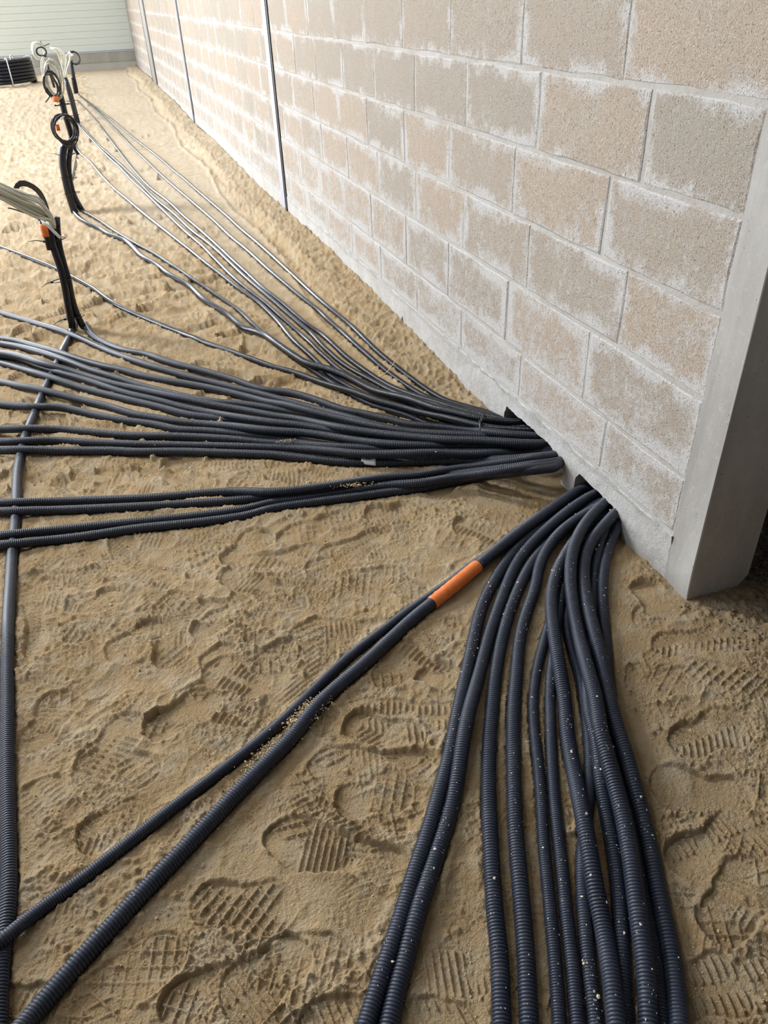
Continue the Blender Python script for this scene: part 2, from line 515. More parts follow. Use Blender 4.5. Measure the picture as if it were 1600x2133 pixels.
def wall():
    # mortar core + cement band with the two broken-out conduit holes
    hole2 = [(1.432, -0.3), (1.433, 0.0), (1.440, 0.046), (1.466, 0.063), (1.50, 0.071), (1.53, 0.069), (1.565, 0.075), (1.61, 0.073), (1.645, 0.076), (1.671, 0.075), (1.688, 0.05), (1.692, 0.0), (1.692, -0.3)]
    hole1 = [(1.762, -0.3), (1.762, -0.01), (1.757, 0.012), (1.752, 0.03), (1.765, 0.060), (1.795, 0.072), (1.83, 0.075), (1.86, 0.083), (1.885, 0.084), (1.93, 0.079), (1.96, 0.084), (1.995, 0.080), (2.04, 0.083), (2.08, 0.077), (2.12, 0.080), (2.15, 0.079), (2.165, 0.05), (2.17, 0.0), (2.17, -0.3)]
    hole0 = [(3.188, -0.3), (3.188, 0.03), (3.196, 0.052), (3.207, 0.050), (3.216, 0.02), (3.216, -0.3)]
    def rough(h):
        out = [h[0]]
        for a, b in zip(h[:-1], h[1:]):
            if a[1] > -0.1 and b[1] > -0.1:
                out += jag(*a, *b, 4, 0.0022)
            out.append(b)
        return out
    poly = [(COL_Y[1], 0.141), (COL_Y[1], -0.3)] + rough(hole2) + rough(hole1) + hole0 + [(FAR_Y, -0.3), (FAR_Y, 0.141)]
    V, Fc = extrude_yz(poly, WALL_X - 0.001, WALL_X + 0.15)
    W = mesh_obj('wall_right', V, Fc, RENDER); tag(W, kind='structure')
    boxes('mortar_core', [(WALL_X + 0.0022, WALL_X + 0.147, COL_Y[1], FAR_Y, 0.1412, 6.0)], MORTAR, W)
    # ragged lip of cement that hangs below the first bed joint
    lip = []
    y = 1.236
    top = []
    while y < 5.4:
        top.append((y, 0.139 + random.uniform(-0.004, 0.003))); y += random.uniform(0.02, 0.05)
    bot = [(a, random.uniform(0.108, 0.128) + 0.006 * math.sin(a * 9)) for a, b in top]
    V = [(WALL_X - 0.006, a, b) for a, b in top] + [(WALL_X - 0.0015, a, b) for a, b in bot] + [(WALL_X + 0.001, a, 0.1405) for a, b in top]
    n = len(top)
    Fc = [(i + 1, i, i + n, i + n + 1) for i in range(n - 1)] + [(i, i + 1, i + 2 * n + 1, i + 2 * n) for i in range(n - 1)]
    mesh_obj('cement_lip', V, Fc, RENDER, W)
    # blocks
    def block_mesh(wd, ht):
        # irregular rounded outline, slightly domed rough face
        pts = []
        for (ya, za, yb, zb, n_) in ((0, 0, wd, 0, 6), (wd, 0, wd, ht, 3), (wd, ht, 0, ht, 6), (0, ht, 0, 0, 3)):
            for i in range(n_):
                t = i / n_
                py_, pz_ = ya + (yb - ya) * t, za + (zb - za) * t
                pts.append([py_ + random.uniform(-.003, .003), pz_ + random.uniform(-.003, .003)])
        k = len(pts)
        V, Fc = [], []
        cy, cz = wd / 2, ht / 2
        for p in pts: V.append((0.03, p[0], p[1]))
        for p in pts: V.append((0.0025 + random.uniform(-.0008, .0008), p[0], p[1]))
        for p in pts:
            V.append((random.uniform(-.0006, .0006), p[0] + (0.005 if p[0] < 0.02 else -0.005 if p[0] > wd - 0.02 else 0), p[1] + (0.005 if p[1] < 0.02 else -0.005 if p[1] > ht - 0.02 else 0)))
        V.append((-0.0006, cy * random.uniform(0.7, 1.3), cz))
        V.append((0.03, cy, cz))
        for i in range(k):
            j = (i + 1) % k
            Fc += [(i, j, k + j, k + i), (k + i, k + j, 2 * k + j, 2 * k + i), (2 * k + i, 2 * k + j, 3 * k), (j, i, 3 * k + 1)]
        me = bpy.data.meshes.new('block')
        me.from_pydata(V, [], Fc); me.materials.append(BLOCK)
        return me
    cache = {}
    cnt = 0
    for r_ in range(len(COURSES) - 1):
        z0, z1 = COURSES[r_], COURSES[r_ + 1]
        J = list(J_EVEN if r_ % 2 == 0 else J_ODD)
        while J[-1] < FAR_Y + 0.5: J.append(J[-1] + 0.468)
        edges = [COL_Y[1] - 0.002] + J
        # posts interrupt the courses
        segs = []
        for a, b in zip(edges[:-1], edges[1:]):
            segs.append((a, b))
        out = []
        for a, b in segs:
            for p0, p1 in POSTS:
                if a < p1 and b > p0:
                    if a < p0 - 0.06: out.append((a, p0))
                    if b > p1 + 0.06: out.append((p1, b))
                    break
            else: out.append((a, b))
        for a, b in out:
            b = min(b, FAR_Y)
            if b - a < 0.06: continue
            gp = random.uniform(0.008, 0.015) if random.random() < 0.7 else 0.004
            wd = round(b - a - gp, 2); ht = round(z1 - z0 - 0.009, 3)
            key = (wd, ht)
            lst = cache.setdefault(key, [])
            if len(lst) < 5: me = block_mesh(wd, ht); lst.append(me)
            else: me = random.choice(lst)
            o = bpy.data.objects.new('block', me); C.objects.link(o); o.parent = W
            o.location = (WALL_X + random.uniform(-0.0015, 0.0015), a + (b - a - wd) / 2, z0 + 0.0055)
            cnt += 1
    print('blocks', cnt)
    return W


WALL = wall()


def posts():
    for k, (y0, y1) in enumerate(POSTS):
        lab = ['pale steel post with black joint set in block wall, nearest the camera',
               'thin dark steel post joint in the block wall, middle of three',
               'wide grey post between two dark joints, nearest the far wall'][k]
        t = thing('steel_post', (WALL_X, (y0 + y1) / 2, 0), lab, 'post', 'steel posts in the block wall')
        x0, x1 = WALL_X - 0.010, WALL_X + 0.05
        if k == 0: parts = [('flange', (y0 + 0.035, y1), STEEL), ('joint_seal', (y0, y0 + 0.034), RUBBER)]
        elif k == 1: parts = [('flange', (y0 + 0.09, y1), STEEL), ('joint_seal', (y0 + 0.01, y0 + 0.089), RUBBER)]
        else: parts = [('joint_seal', (y0, y0 + 0.16), RUBBER), ('flange', (y0 + 0.161, y1 - 0.161), STEEL_DK), ('joint_seal', (y1 - 0.16, y1), RUBBER)]
        for nm, (a, b), mt in parts:
            o = boxes(nm, [(x0 if nm == 'flange' else x0 + 0.004, x1, a, b, -0.2, 6.0)], mt)
            keep_world(o, t)


posts()


def column():
    y0, y1 = COL_Y
    x0, x1 = WALL_X - 0.002, 1.345
    prof = [(x0 + 0.0018, y0), (x0, y0 + 0.0018), (x0, y1 - 0.022), (x0, y1), (x1, y1), (x1, y0)]
    zs = [-0.10, -0.045, 0.0, 0.03, 0.09] + [0.09 + 0.3 * i for i in range(1, 20)] + [6.0]
    V = []
    for z in zs:
        for i, (a, b) in enumerate(prof):
            ra = random.uniform(-0.0012, 0.0012)
            if i >= 4 and z < 0.03: a -= 0.035 if z < 0.0 else 0.02
            V.append((a + ra, b + random.uniform(-0.001, 0.001), z))
    n = len(prof)
    Fc = []
    for k in range(len(zs) - 1):
        for i in range(n):
            j = (i + 1) % n
            Fc.append((k * n + j, k * n + i, (k + 1) * n + i, (k + 1) * n + j))
    Fc += [tuple(range(n)), tuple(range((len(zs) - 1) * n, len(zs) * n))[::-1]]
    o = mesh_obj('concrete_column', V, Fc, COLUMN)
    tag(o, 'smooth grey concrete column closing the near end of the block wall', 'column')


column()

# ---------------------------------------------------------------- conduits laid on the sand
# centre lines: where each conduit passes in the photograph (pixels); the height above the sand is solved below
TRACE = {
  'A1': [[166,199],[187,214],[208,231],[231,247],[254,266],[278,287],[302,305],[324,322],[346,340],[368,361],[384,371],[398,385],[479,455],[496,472],[519,491],[545,513],[568,534],[592,556],[622,584],[652,612],[687,642],[715,664],[741,687],[760,706],[782,728],[809,751],[837,773],[871,799],[908,824],[938,839],[955,842],[992,854],[1030,859],[1060,862]],
  'A2': [[164,197],[187,218],[202,230],[218,247],[238,266],[260,289],[281,312],[302,331],[327,356],[350,377],[372,396],[398,418],[449,462],[470,483],[491,502],[511,517],[534,538],[560,562],[586,584],[616,609],[646,633],[669,650],[678,662],[708,687],[738,715],[768,741],[799,768],[828,790],[856,809],[884,826],[927,841],[964,852],[1011,861],[1068,871]],
  'A3': [[161,209],[172,221],[186,234],[198,248],[212,266],[224,283],[239,302],[252,320],[267,340],[283,359],[299,377],[317,395],[340,411],[363,430],[380,448],[404,468],[436,496],[464,522],[492,549],[521,575],[545,598],[568,616],[590,633],[616,656],[642,678],[668,694],[696,719],[721,743],[752,766],[781,786],[809,803],[839,816],[874,828],[899,835],[946,850],[992,861],[1071,876]],
  'A4': [[164,257],[181,274],[197,294],[213,309],[231,325],[250,341],[268,359],[286,375],[302,392],[322,413],[343,430],[366,448],[402,483],[429,502],[455,524],[479,547],[504,571],[528,592],[554,614],[579,635],[605,658],[631,680],[656,701],[666,715],[689,736],[709,754],[734,771],[762,786],[790,801],[809,812],[865,833],[921,846],[936,858],[992,872],[1082,884]],
  'A5': [[158,252],[164,262],[181,279],[197,297],[216,317],[234,335],[254,352],[273,374],[291,390],[311,409],[328,426],[351,448],[391,487],[410,502],[429,519],[446,538],[464,556],[485,577],[511,599],[536,618],[560,637],[586,661],[611,682],[633,702],[656,721],[662,732],[681,745],[696,762],[715,775],[738,788],[771,805],[809,824],[865,842],[880,854],[936,869],[992,880],[1090,891]],
  'A6': [[155,297],[164,318],[186,333],[198,349],[212,366],[228,383],[247,401],[270,419],[290,437],[306,450],[404,528],[432,551],[459,571],[485,592],[511,611],[538,629],[560,650],[582,672],[601,697],[622,719],[640,734],[661,754],[687,782],[715,799],[745,816],[781,831],[828,846],[884,856],[899,865],[955,882],[1011,893],[1101,902]],
  'A7': [[147,400],[152,418],[160,432],[184,447],[210,462],[249,488],[289,512],[328,533],[367,559],[380,566],[399,581],[427,598],[455,618],[481,635],[504,652],[522,671],[541,688],[568,710],[586,725],[649,769],[661,777],[689,796],[715,811],[745,829],[775,844],[809,854],[837,861],[865,871],[880,880],[936,891],[1011,902],[1109,910]],
  'B1': [[143,400],[149,425],[157,447],[184,467],[210,476],[231,493],[252,496],[276,512],[297,537],[328,552],[354,575],[380,586],[404,603],[425,626],[451,641],[474,654],[492,671],[511,686],[539,691],[560,702],[582,719],[640,758],[668,764],[702,775],[734,790],[760,805],[786,817],[820,824],[852,831],[880,841],[910,852],[955,861],[992,871],[1022,874],[1058,880],[1090,882]],
  'B2': [[-60,497],[-25,506],[0,515],[40,530],[100,553],[150,577],[200,605],[245,637],[380,695],[408,704],[436,718],[474,729],[501,740],[533,751],[578,768],[598,771],[635,784],[672,798],[710,809],[748,820],[785,835],[822,844],[865,856],[902,865],[918,867],[955,876],[996,886],[1030,893],[1068,895],[1105,897]],
  'C1': [[178,675],[181,688],[199,705],[225,718],[253,729],[278,734],[308,738],[336,749],[374,761],[421,772],[458,783],[496,794],[533,809],[560,814],[607,818],[644,829],[682,842],[719,856],[757,861],[785,869],[822,876],[846,884],[893,888],[918,889],[955,893],[992,897],[1030,902],[1068,906],[1124,910]],
  'C2': [[-60,634],[-25,643],[0,652],[28,660],[56,668],[84,677],[112,684],[141,694],[169,705],[197,718],[225,731],[253,742],[280,751],[318,764],[355,774],[392,785],[439,796],[486,808],[533,819],[560,826],[616,841],[672,856],[729,871],[766,882],[804,891],[858,902],[936,908],[1030,912],[1129,916]],
  'C3': [[-60,699],[0,706],[38,711],[75,722],[112,731],[150,744],[188,756],[225,765],[262,772],[280,779],[336,791],[392,800],[449,811],[496,822],[542,834],[560,839],[598,844],[654,859],[710,872],[766,885],[822,895],[858,901],[936,905],[992,908],[1049,910],[1131,915]],
  'C4': [[-60,709],[0,716],[38,722],[75,731],[112,742],[150,756],[188,771],[225,782],[262,793],[280,800],[336,815],[392,828],[449,838],[496,841],[542,847],[560,850],[616,859],[672,871],[710,880],[748,889],[858,904],[936,916],[1049,919],[1137,919]],
  'C5': [[-60,732],[0,735],[28,739],[56,746],[84,756],[112,763],[150,774],[188,786],[225,797],[262,806],[280,809],[336,821],[392,832],[449,845],[505,854],[578,868],[616,872],[672,884],[729,895],[785,903],[858,911],[936,917],[992,918],[1049,921],[1105,925],[1142,924]],
  'C6': [[-60,738],[0,742],[28,744],[56,752],[84,763],[131,778],[169,789],[206,801],[244,814],[280,824],[336,836],[392,851],[449,862],[505,871],[578,882],[607,884],[654,891],[710,901],[766,908],[858,918],[992,923],[1068,927],[1142,927]],
  'C7': [[-60,748],[0,756],[28,763],[56,771],[94,782],[131,795],[169,808],[206,818],[244,827],[280,836],[336,849],[392,864],[449,871],[505,879],[578,890],[616,893],[672,901],[729,908],[858,923],[992,929],[1068,931],[1144,929]],
  'C8': [[-60,787],[0,795],[38,804],[75,810],[112,819],[150,829],[188,838],[234,849],[272,862],[308,868],[336,873],[374,879],[430,884],[486,888],[560,897],[635,902],[691,910],[748,919],[804,925],[880,929],[936,929],[992,930],[1049,931],[1105,932],[1146,931]],
  'C9': [[-60,840],[0,842],[38,846],[75,848],[122,848],[159,855],[197,864],[234,872],[272,878],[327,885],[374,896],[430,898],[486,903],[578,912],[616,919],[672,927],[748,934],[880,936],[1011,936],[1148,932]],
  'C10': [[-60,894],[0,894],[56,893],[112,894],[169,899],[225,904],[272,908],[355,909],[430,912],[505,917],[560,922],[616,925],[691,931],[766,934],[880,940],[1011,940],[1150,936]],
  'C11': [[-60,922],[0,921],[56,919],[112,917],[169,921],[225,924],[280,926],[374,928],[468,930],[578,933],[616,934],[691,940],[748,946],[804,946],[880,944],[936,944],[1011,944],[1068,944],[1105,941],[1152,937]],
  'C12': [[-60,938],[0,938],[56,937],[112,939],[188,939],[244,939],[280,942],[374,941],[468,944],[578,948],[635,955],[710,962],[766,964],[880,962],[936,961],[1011,959],[1086,955],[1158,948]],
  'D1': [[-60,1050],[0,1048],[200,1042],[320,1037],[480,1024],[560,1026],[635,1019],[691,1011],[748,1002],[804,994],[880,989],[899,985],[936,979],[974,974],[1011,968],[1049,962],[1086,959],[1124,953],[1159,949]],
  'D2': [[-60,1067],[0,1066],[120,1063],[240,1058],[360,1052],[480,1044],[560,1035],[635,1028],[691,1021],[748,1009],[804,1000],[880,997],[936,990],[992,983],[1068,974],[1161,962]],
  'D3': [[-60,1122],[0,1116],[160,1100],[280,1088],[400,1076],[520,1060],[560,1047],[635,1038],[691,1028],[748,1021],[804,1011],[880,1006],[936,996],[992,988],[1068,978],[1165,968]],
  'D4': [[-60,1142],[0,1136],[160,1120],[280,1102],[400,1090],[520,1074],[560,1060],[635,1049],[691,1041],[748,1034],[804,1026],[880,1017],[918,1009],[955,1002],[1011,992],[1068,985],[1124,978],[1167,974]],
  'G': [[155,672],[149,694],[141,712],[133,725],[118,758],[105,787],[92,812],[80,840],[72,862],[60,890],[50,915],[43,945],[37,980],[35,1010],[34,1060],[29,1120],[25,1160],[21,1230],[17,1300],[15,1400],[15,1500],[15,1600],[17,1700],[19,1800],[17,1880],[8,1960],[0,2030],[-4,2100],[-6,2200]],
  'E1': [[1228,1010],[1211,1019],[1192,1030],[1155,1054],[1118,1082],[1080,1108],[1046,1136],[1008,1168],[951,1215],[897,1259],[862,1286],[800,1345],[740,1400],[700,1432],[655,1475],[615,1530],[560,1585],[500,1645],[430,1720],[380,1772],[320,1835],[250,1910],[180,1985],[110,2065],[60,2125],[0,2195]],
  'E2': [[1215,1035],[1160,1068],[1110,1100],[1050,1138],[995,1168],[940,1212],[860,1266],[800,1312],[740,1357],[690,1402],[640,1452],[580,1510],[520,1560],[450,1615],[380,1667],[300,1730],[230,1785],[160,1840],[90,1890],[30,1937],[-30,1985],[-100,2040]],
  'F1': [[1225,1050],[1170,1080],[1127,1098],[1093,1125],[1062,1159],[1032,1206],[1005,1257],[992,1308],[982,1358],[971,1409],[958,1466],[948,1514],[939,1569],[925,1620],[904,1694],[888,1750],[865,1814],[842,1893],[823,1953],[800,2018],[782,2078],[763,2133],[749,2184]],
  'F2': [[1245,1026],[1211,1043],[1174,1071],[1146,1095],[1118,1120],[1095,1145],[1075,1172],[1059,1210],[1040,1262],[1022,1313],[1008,1365],[992,1430],[975,1485],[971,1510],[962,1560],[955,1615],[938,1695],[918,1755],[900,1812],[873,1893],[855,1962],[836,2032],[818,2097],[808,2150],[800,2190]],
  'F3': [[1248,1045],[1195,1085],[1142,1132],[1118,1157],[1099,1183],[1096,1193],[1078,1230],[1059,1281],[1047,1324],[1037,1375],[1029,1432],[1024,1486],[1022,1509],[1018,1569],[1018,1662],[1022,1754],[1027,1847],[1032,1916],[1041,1986],[1043,2055],[1045,2133],[1048,2184]],
  'F4': [[1262,1048],[1215,1072],[1192,1088],[1174,1099],[1151,1125],[1131,1157],[1116,1194],[1123,1211],[1103,1257],[1086,1311],[1079,1358],[1076,1409],[1070,1466],[1069,1507],[1069,1569],[1071,1653],[1074,1731],[1082,1824],[1088,1893],[1094,1962],[1098,2032],[1102,2133],[1104,2184]],
  'F5': [[1268,1062],[1225,1095],[1196,1125],[1174,1162],[1157,1194],[1150,1222],[1147,1264],[1151,1298],[1160,1358],[1170,1416],[1179,1476],[1179,1514],[1186,1560],[1202,1639],[1219,1722],[1231,1796],[1244,1870],[1258,1939],[1272,2018],[1281,2092],[1286,2138],[1290,2184]],
  'F6': [[1264,1044],[1245,1059],[1222,1084],[1204,1114],[1192,1140],[1188,1170],[1187,1200],[1189,1232],[1198,1291],[1214,1358],[1235,1432],[1248,1493],[1244,1505],[1260,1556],[1281,1634],[1300,1708],[1314,1787],[1324,1861],[1334,1935],[1346,2018],[1353,2133],[1355,2184]],
  'F7': [[1282,1068],[1255,1098],[1236,1116],[1222,1140],[1216,1170],[1215,1204],[1219,1238],[1233,1298],[1252,1372],[1268,1449],[1282,1507],[1300,1556],[1320,1630],[1341,1708],[1360,1796],[1376,1884],[1392,1953],[1406,2032],[1415,2133],[1420,2184]],
  'F8': [[1286,1072],[1268,1089],[1254,1110],[1247,1138],[1241,1170],[1237,1204],[1234,1238],[1235,1257],[1231,1314],[1226,1372],[1224,1432],[1228,1500],[1244,1537],[1253,1639],[1272,1740],[1286,1824],[1293,1916],[1297,2009],[1302,2101],[1307,2184]],
  'F9': [[1292,1082],[1282,1110],[1268,1138],[1260,1170],[1256,1204],[1254,1238],[1255,1247],[1258,1298],[1262,1348],[1267,1416],[1278,1500],[1272,1528],[1295,1639],[1314,1740],[1337,1870],[1360,1986],[1378,2133]],
  'F10': [[1255,1055],[1198,1119],[1174,1162],[1160,1216],[1150,1274],[1137,1324],[1122,1378],[1112,1432],[1110,1493],[1112,1505],[1116,1551],[1124,1616],[1129,1694],[1134,1778],[1142,1852],[1148,1916],[1155,1986],[1161,2055],[1165,2133],[1168,2184]],
  'F11': [[1270,1075],[1198,1162],[1177,1213],[1165,1264],[1160,1314],[1154,1358],[1148,1399],[1145,1449],[1147,1500],[1147,1509],[1149,1569],[1154,1653],[1162,1731],[1170,1801],[1177,1870],[1184,1939],[1193,2009],[1200,2092],[1205,2133],[1208,2184]],
  'F12': [[1285,1085],[1218,1162],[1201,1203],[1189,1247],[1179,1291],[1184,1331],[1201,1382],[1214,1432],[1223,1490],[1223,1509],[1230,1569],[1228,1639],[1221,1708],[1214,1778],[1212,1824],[1216,1893],[1222,1962],[1231,2046],[1242,2133],[1246,2184]],
}

RAD = dict(A1=.0115, A2=.0115, A3=.0118, A4=.0115, A5=.011, A6=.0118, A7=.0115, B1=.0152, B2=.0125, G=.0155, E1=.0165, E2=.0126,
           F1=.0158, F2=.0158, F3=.0156, F4=.0156, F5=.0160, F6=.0162, F7=.0160, F8=.0140, F9=.0145, F10=.0118, F11=.0122, F12=.0128, A8=.010)
TRACE['A8'] = [[160, 322], [157, 335], [155, 348], [152, 362], [150, 372], [146, 392]]
LABEL = {
 'A1': 'thin black conduit lying closest to the block wall, outermost of the far fan',
 'A2': 'thin black conduit second from the block wall, beside the outermost one',
 'A3': 'thin black conduit along the wall side of the tight far bunch of three',
 'A4': 'thin black conduit in the middle of the tight far bunch',
 'A5': 'thin black conduit along the left side of the tight far bunch',
 'A6': 'thin black conduit running alone just left of the tight far bunch',
 'A7': 'thin black conduit running beside the thick wavy one from the far riser',
 'A8': 'short pale-lit conduit bent down to the sand behind the arched far riser',
 'B1': 'thick wavy black conduit coming from the arched riser, on top at the hole',
 'B2': 'slack black conduit crossing behind the near riser and tied to the thick wavy one',
 'C1': 'ribbed black conduit leaving the foot of the near riser toward the wall',
 'C2': 'black conduit just in front of the foot of the near riser',
 'C3': 'upper black conduit of the first pair below the near riser',
 'C4': 'lower black conduit of the first pair below the near riser',
 'C5': 'uppermost of three close black conduits below the first pair at left',
 'C6': 'shiny black conduit in the middle of three close ones at left edge',
 'C7': 'black conduit lowest of the three close ones at left edge',
 'C8': 'ribbed black conduit alone below the three close ones at left edge',
 'C9': 'ribbed black conduit with a hump at left edge, fourth from the front',
 'C10': 'ribbed black conduit just above the front two of the fan at left edge',
 'C11': 'ribbed black conduit second from the front of the left fan',
 'C12': 'ribbed black conduit at the front of the left fan, with torn white tag',
 'D1': 'upper ribbed conduit of the back pair slanting over bare sand, topmost at hole',
 'D2': 'lower ribbed conduit of the back pair slanting over bare sand',
 'D3': 'upper ribbed conduit of the front pair slanting across the sand',
 'D4': 'front edge ribbed conduit of the pairs slanting across the sand',
 'G': 'black pipe running toward the camera along the left edge under the others',
 'E1': 'thick ribbed conduit with orange tape running to the lower left corner',
 'E2': 'thinner ribbed conduit beside and behind the orange-taped one',
 'F1': 'ribbed conduit at the left edge of the foreground sheaf',
 'F2': 'ribbed conduit second from the left in the foreground sheaf',
 'F3': 'ribbed conduit third from the left in the foreground sheaf, with sand crumbs',
 'F4': 'ribbed conduit fourth from the left in the foreground sheaf',
 'F5': 'thick ribbed conduit arching over the middle of the foreground sheaf',
 'F6': 'thick ribbed conduit, second from the right edge of the foreground sheaf',
 'F7': 'thick ribbed conduit forming the right edge of the foreground sheaf',
 'F8': 'shadowed ribbed conduit showing just left of the two right-hand thick ones',
 'F9': 'ribbed conduit nearest the column at the second hole, ducking under the right edge',
 'F10': 'slim ribbed conduit, left of the close slim pair in mid foreground sheaf',
 'F11': 'slim ribbed conduit, right of the close slim pair in mid foreground sheaf',
 'F12': 'dark ribbed conduit crossing beneath the thick middle arch of foreground sheaf',
}
ORDER = ['G', 'C9', 'C10', 'C7', 'C6', 'C4', 'C2', 'A1', 'A2', 'A3', 'A7', 'A6', 'A4', 'A5', 'C3', 'C12', 'C8', 'C1', 'C5', 'C11', 'D4', 'D2', 'D3', 'D1', 'B2', 'B1', 'A8',
         'F12', 'F8', 'F9', 'F10', 'F11', 'E2', 'F1', 'F3', 'F4', 'F7', 'F2', 'F5', 'F6', 'E1']
FROM_WALL = {'E1', 'E2'} | {'F%d' % i for i in range(1, 13)}
PX, PY, PZ, PR = [], [], [], []
PATH = {}


def rays(P):
    return (RC @ np.stack([P[:, 0] - 800, 1066.5 - P[:, 1], np.full(len(P), -FOCAL_PX)]))


def solve(name):
    r = RAD.get(name, .0150 if name[0] == 'C' else .0143)
    tr = np.array(TRACE[name], float)
    if name in FROM_WALL: tr = tr[::-1]                       # from here on every path runs toward the wall
    P = gsmooth(spline(tr, 4.0), 6.0 if name[0] in 'FE' else 3.0)
    rr = rays(P)
    emb = 0.70 * r
    z = np.full(len(P), emb)
    hole = (1.455, 1.675) if name in FROM_WALL else (1.775, 2.15)
    for it in range(5):
        t = (z - H) / rr[2]
        x, y = rr[0] * t, rr[1] * t
        need = ground(x, y) + emb
        if PX:
            X, Y, Z, Q = (np.concatenate(a) for a in (PX, PY, PZ, PR))
            s = 0.86 * (r + Q)[None, :]
            d2 = (x[:, None] - X) ** 2 + (y[:, None] - Y) ** 2
            up = np.where(d2 < s * s, Z[None, :] + 1.2 * np.sqrt(np.maximum(s * s - d2, 0)), -1)
            need = np.maximum(need, up.max(1))
        cap = 0.066 - r * 0.2 + 0.5 * np.maximum(WALL_X - 0.04 - x, 0)
        need = np.minimum(need, np.maximum(cap, emb))
        step = np.r_[np.hypot(np.diff(x), np.diff(y)), 0.01]
        k = 3
        nd = np.max(np.stack([np.roll(need, q) for q in range(-k, k + 1)])[:, :], 0)
        nd[:k] = need[:k]; nd[-k:] = need[-k:]
        znew = gsmooth(nd, 9)
        z = 0.5 * z + 0.5 * znew if it < 4 else znew
    t = (z - H) / rr[2]
    W = np.column_stack([rr[0] * t, rr[1] * t, z])
    W = W[W[:, 0] < WALL_X + 0.02] if (W[:, 0] < WALL_X + 0.02).all() is False else W
    W = resample(W, 0.006)
    W = gsmooth(W, 3)
    # into the hole in the wall
    if name not in ('G', 'A8'):
        i1 = np.argmax(W[:, 0] > WALL_X) if (W[:, 0] > WALL_X).any() else len(W)
        W = W[:max(i1, 10)]
        d = W[-1] - W[-8]; d[2] = 0; d /= np.linalg.norm(d)
        p = W[-1].copy(); ext = []
        tgt = np.array([1.0, -0.12, 0]); tgt /= np.linalg.norm(tgt)
        for q in range(90):
            d = d * 0.93 + tgt * 0.07; d[2] = 0; d /= np.linalg.norm(d)
            p = p + d * 0.006
            p[1] = np.clip(p[1], hole[0] if p[0] > WALL_X - 0.03 else -9, hole[1] if p[0] > WALL_X - 0.03 else 99)
            p[2] = min(p[2], 0.064) if p[0] > WALL_X - 0.02 else p[2]
            ext.append(p.copy())
            if p[0] > WALL_X + 0.2: break
        W = np.vstack([W, ext])
        W[:, 1:] = gsmooth(W[:, 1:], 3)
    # outer end carries on straight past the frame
    if name not in ('A1', 'A2', 'A3', 'A4', 'A5', 'A6', 'A7', 'A8', 'B1', 'C1', 'G'):
        d = W[0] - W[12]; d[2] = 0; d /= np.linalg.norm(d)
        L = np.arange(1.3, 0, -0.006)[:, None]
        pre = W[0] + d * L
        g0 = ground(pre[:, 0], pre[:, 1]) + emb
        pre[:, 2] = np.maximum(g0, W[0, 2] - (0.12 * L[:, 0]))
        W = np.vstack([pre, W])
    if name == 'G':
        d = W[-1] - W[-12]; d[2] = 0; d /= np.linalg.norm(d)
        L = np.arange(0.006, 0.6, 0.006)[:, None]
        post = W[-1] + d * L
        W = np.vstack([W, post])
    PX.append(W[:, 0]); PY.append(W[:, 1]); PZ.append(W[:, 2]); PR.append(np.full(len(W), r))
    PATH[name] = (W, r)


for nm in ORDER:
    solve(nm)


def corrugated(name, W, r, mat, full=True):
    s = np.r_[0, np.cumsum(np.linalg.norm(np.diff(W, axis=0), axis=1))]
    cam_p = np.array([0, 0, H])
    pitch = r * 0.37
    pos, rad = [], []
    q = 0.0
    while q < s[-1]:
        c = np.array([np.interp(q, s, W[:, k]) for k in range(3)])
        dist = np.linalg.norm(c - cam_p)
        if dist < 3.7 and not (name == 'G' and c[1] > 1.75):
            a = r * 0.15 * (1 - sstep(3.0, 3.7, dist)) * (sstep(1.75, 1.4, c[1]) if name == 'G' else 1)
            for f, k in ((0.0, 1.0), (0.15, 1.0), (0.28, 0.0), (0.87, 0.0)):
                pos.append(q + f * pitch); rad.append(r - a * k)
            q += pitch
        else:
            pos.append(q); rad.append(r)
            q += 0.02 if dist < 8 else 0.04
    pos = np.clip(pos, 0, s[-1])
    keep = np.r_[True, np.diff(pos) > 1e-6]
    pos = pos[keep]; rad = np.array(rad)[keep]
    P = np.column_stack([np.interp(pos, s, W[:, k]) for k in range(3)])
    P = np.vstack([P[0], P, P[-1]])
    T0 = (P[1] - P[2]) / (np.linalg.norm(P[1] - P[2]) + 1e-9); P[0] = P[1] + T0 * 1e-4
    T1 = (P[-2] - P[-3]) / (np.linalg.norm(P[-2] - P[-3]) + 1e-9); P[-1] = P[-2] + T1 * 1e-4
    rad = np.r_[r * 0.8, rad, r * 0.8]
    V, Fq = sweep(P, rad, 10)
    return fast_mesh('corrugated_conduit', V, Fq, mat)


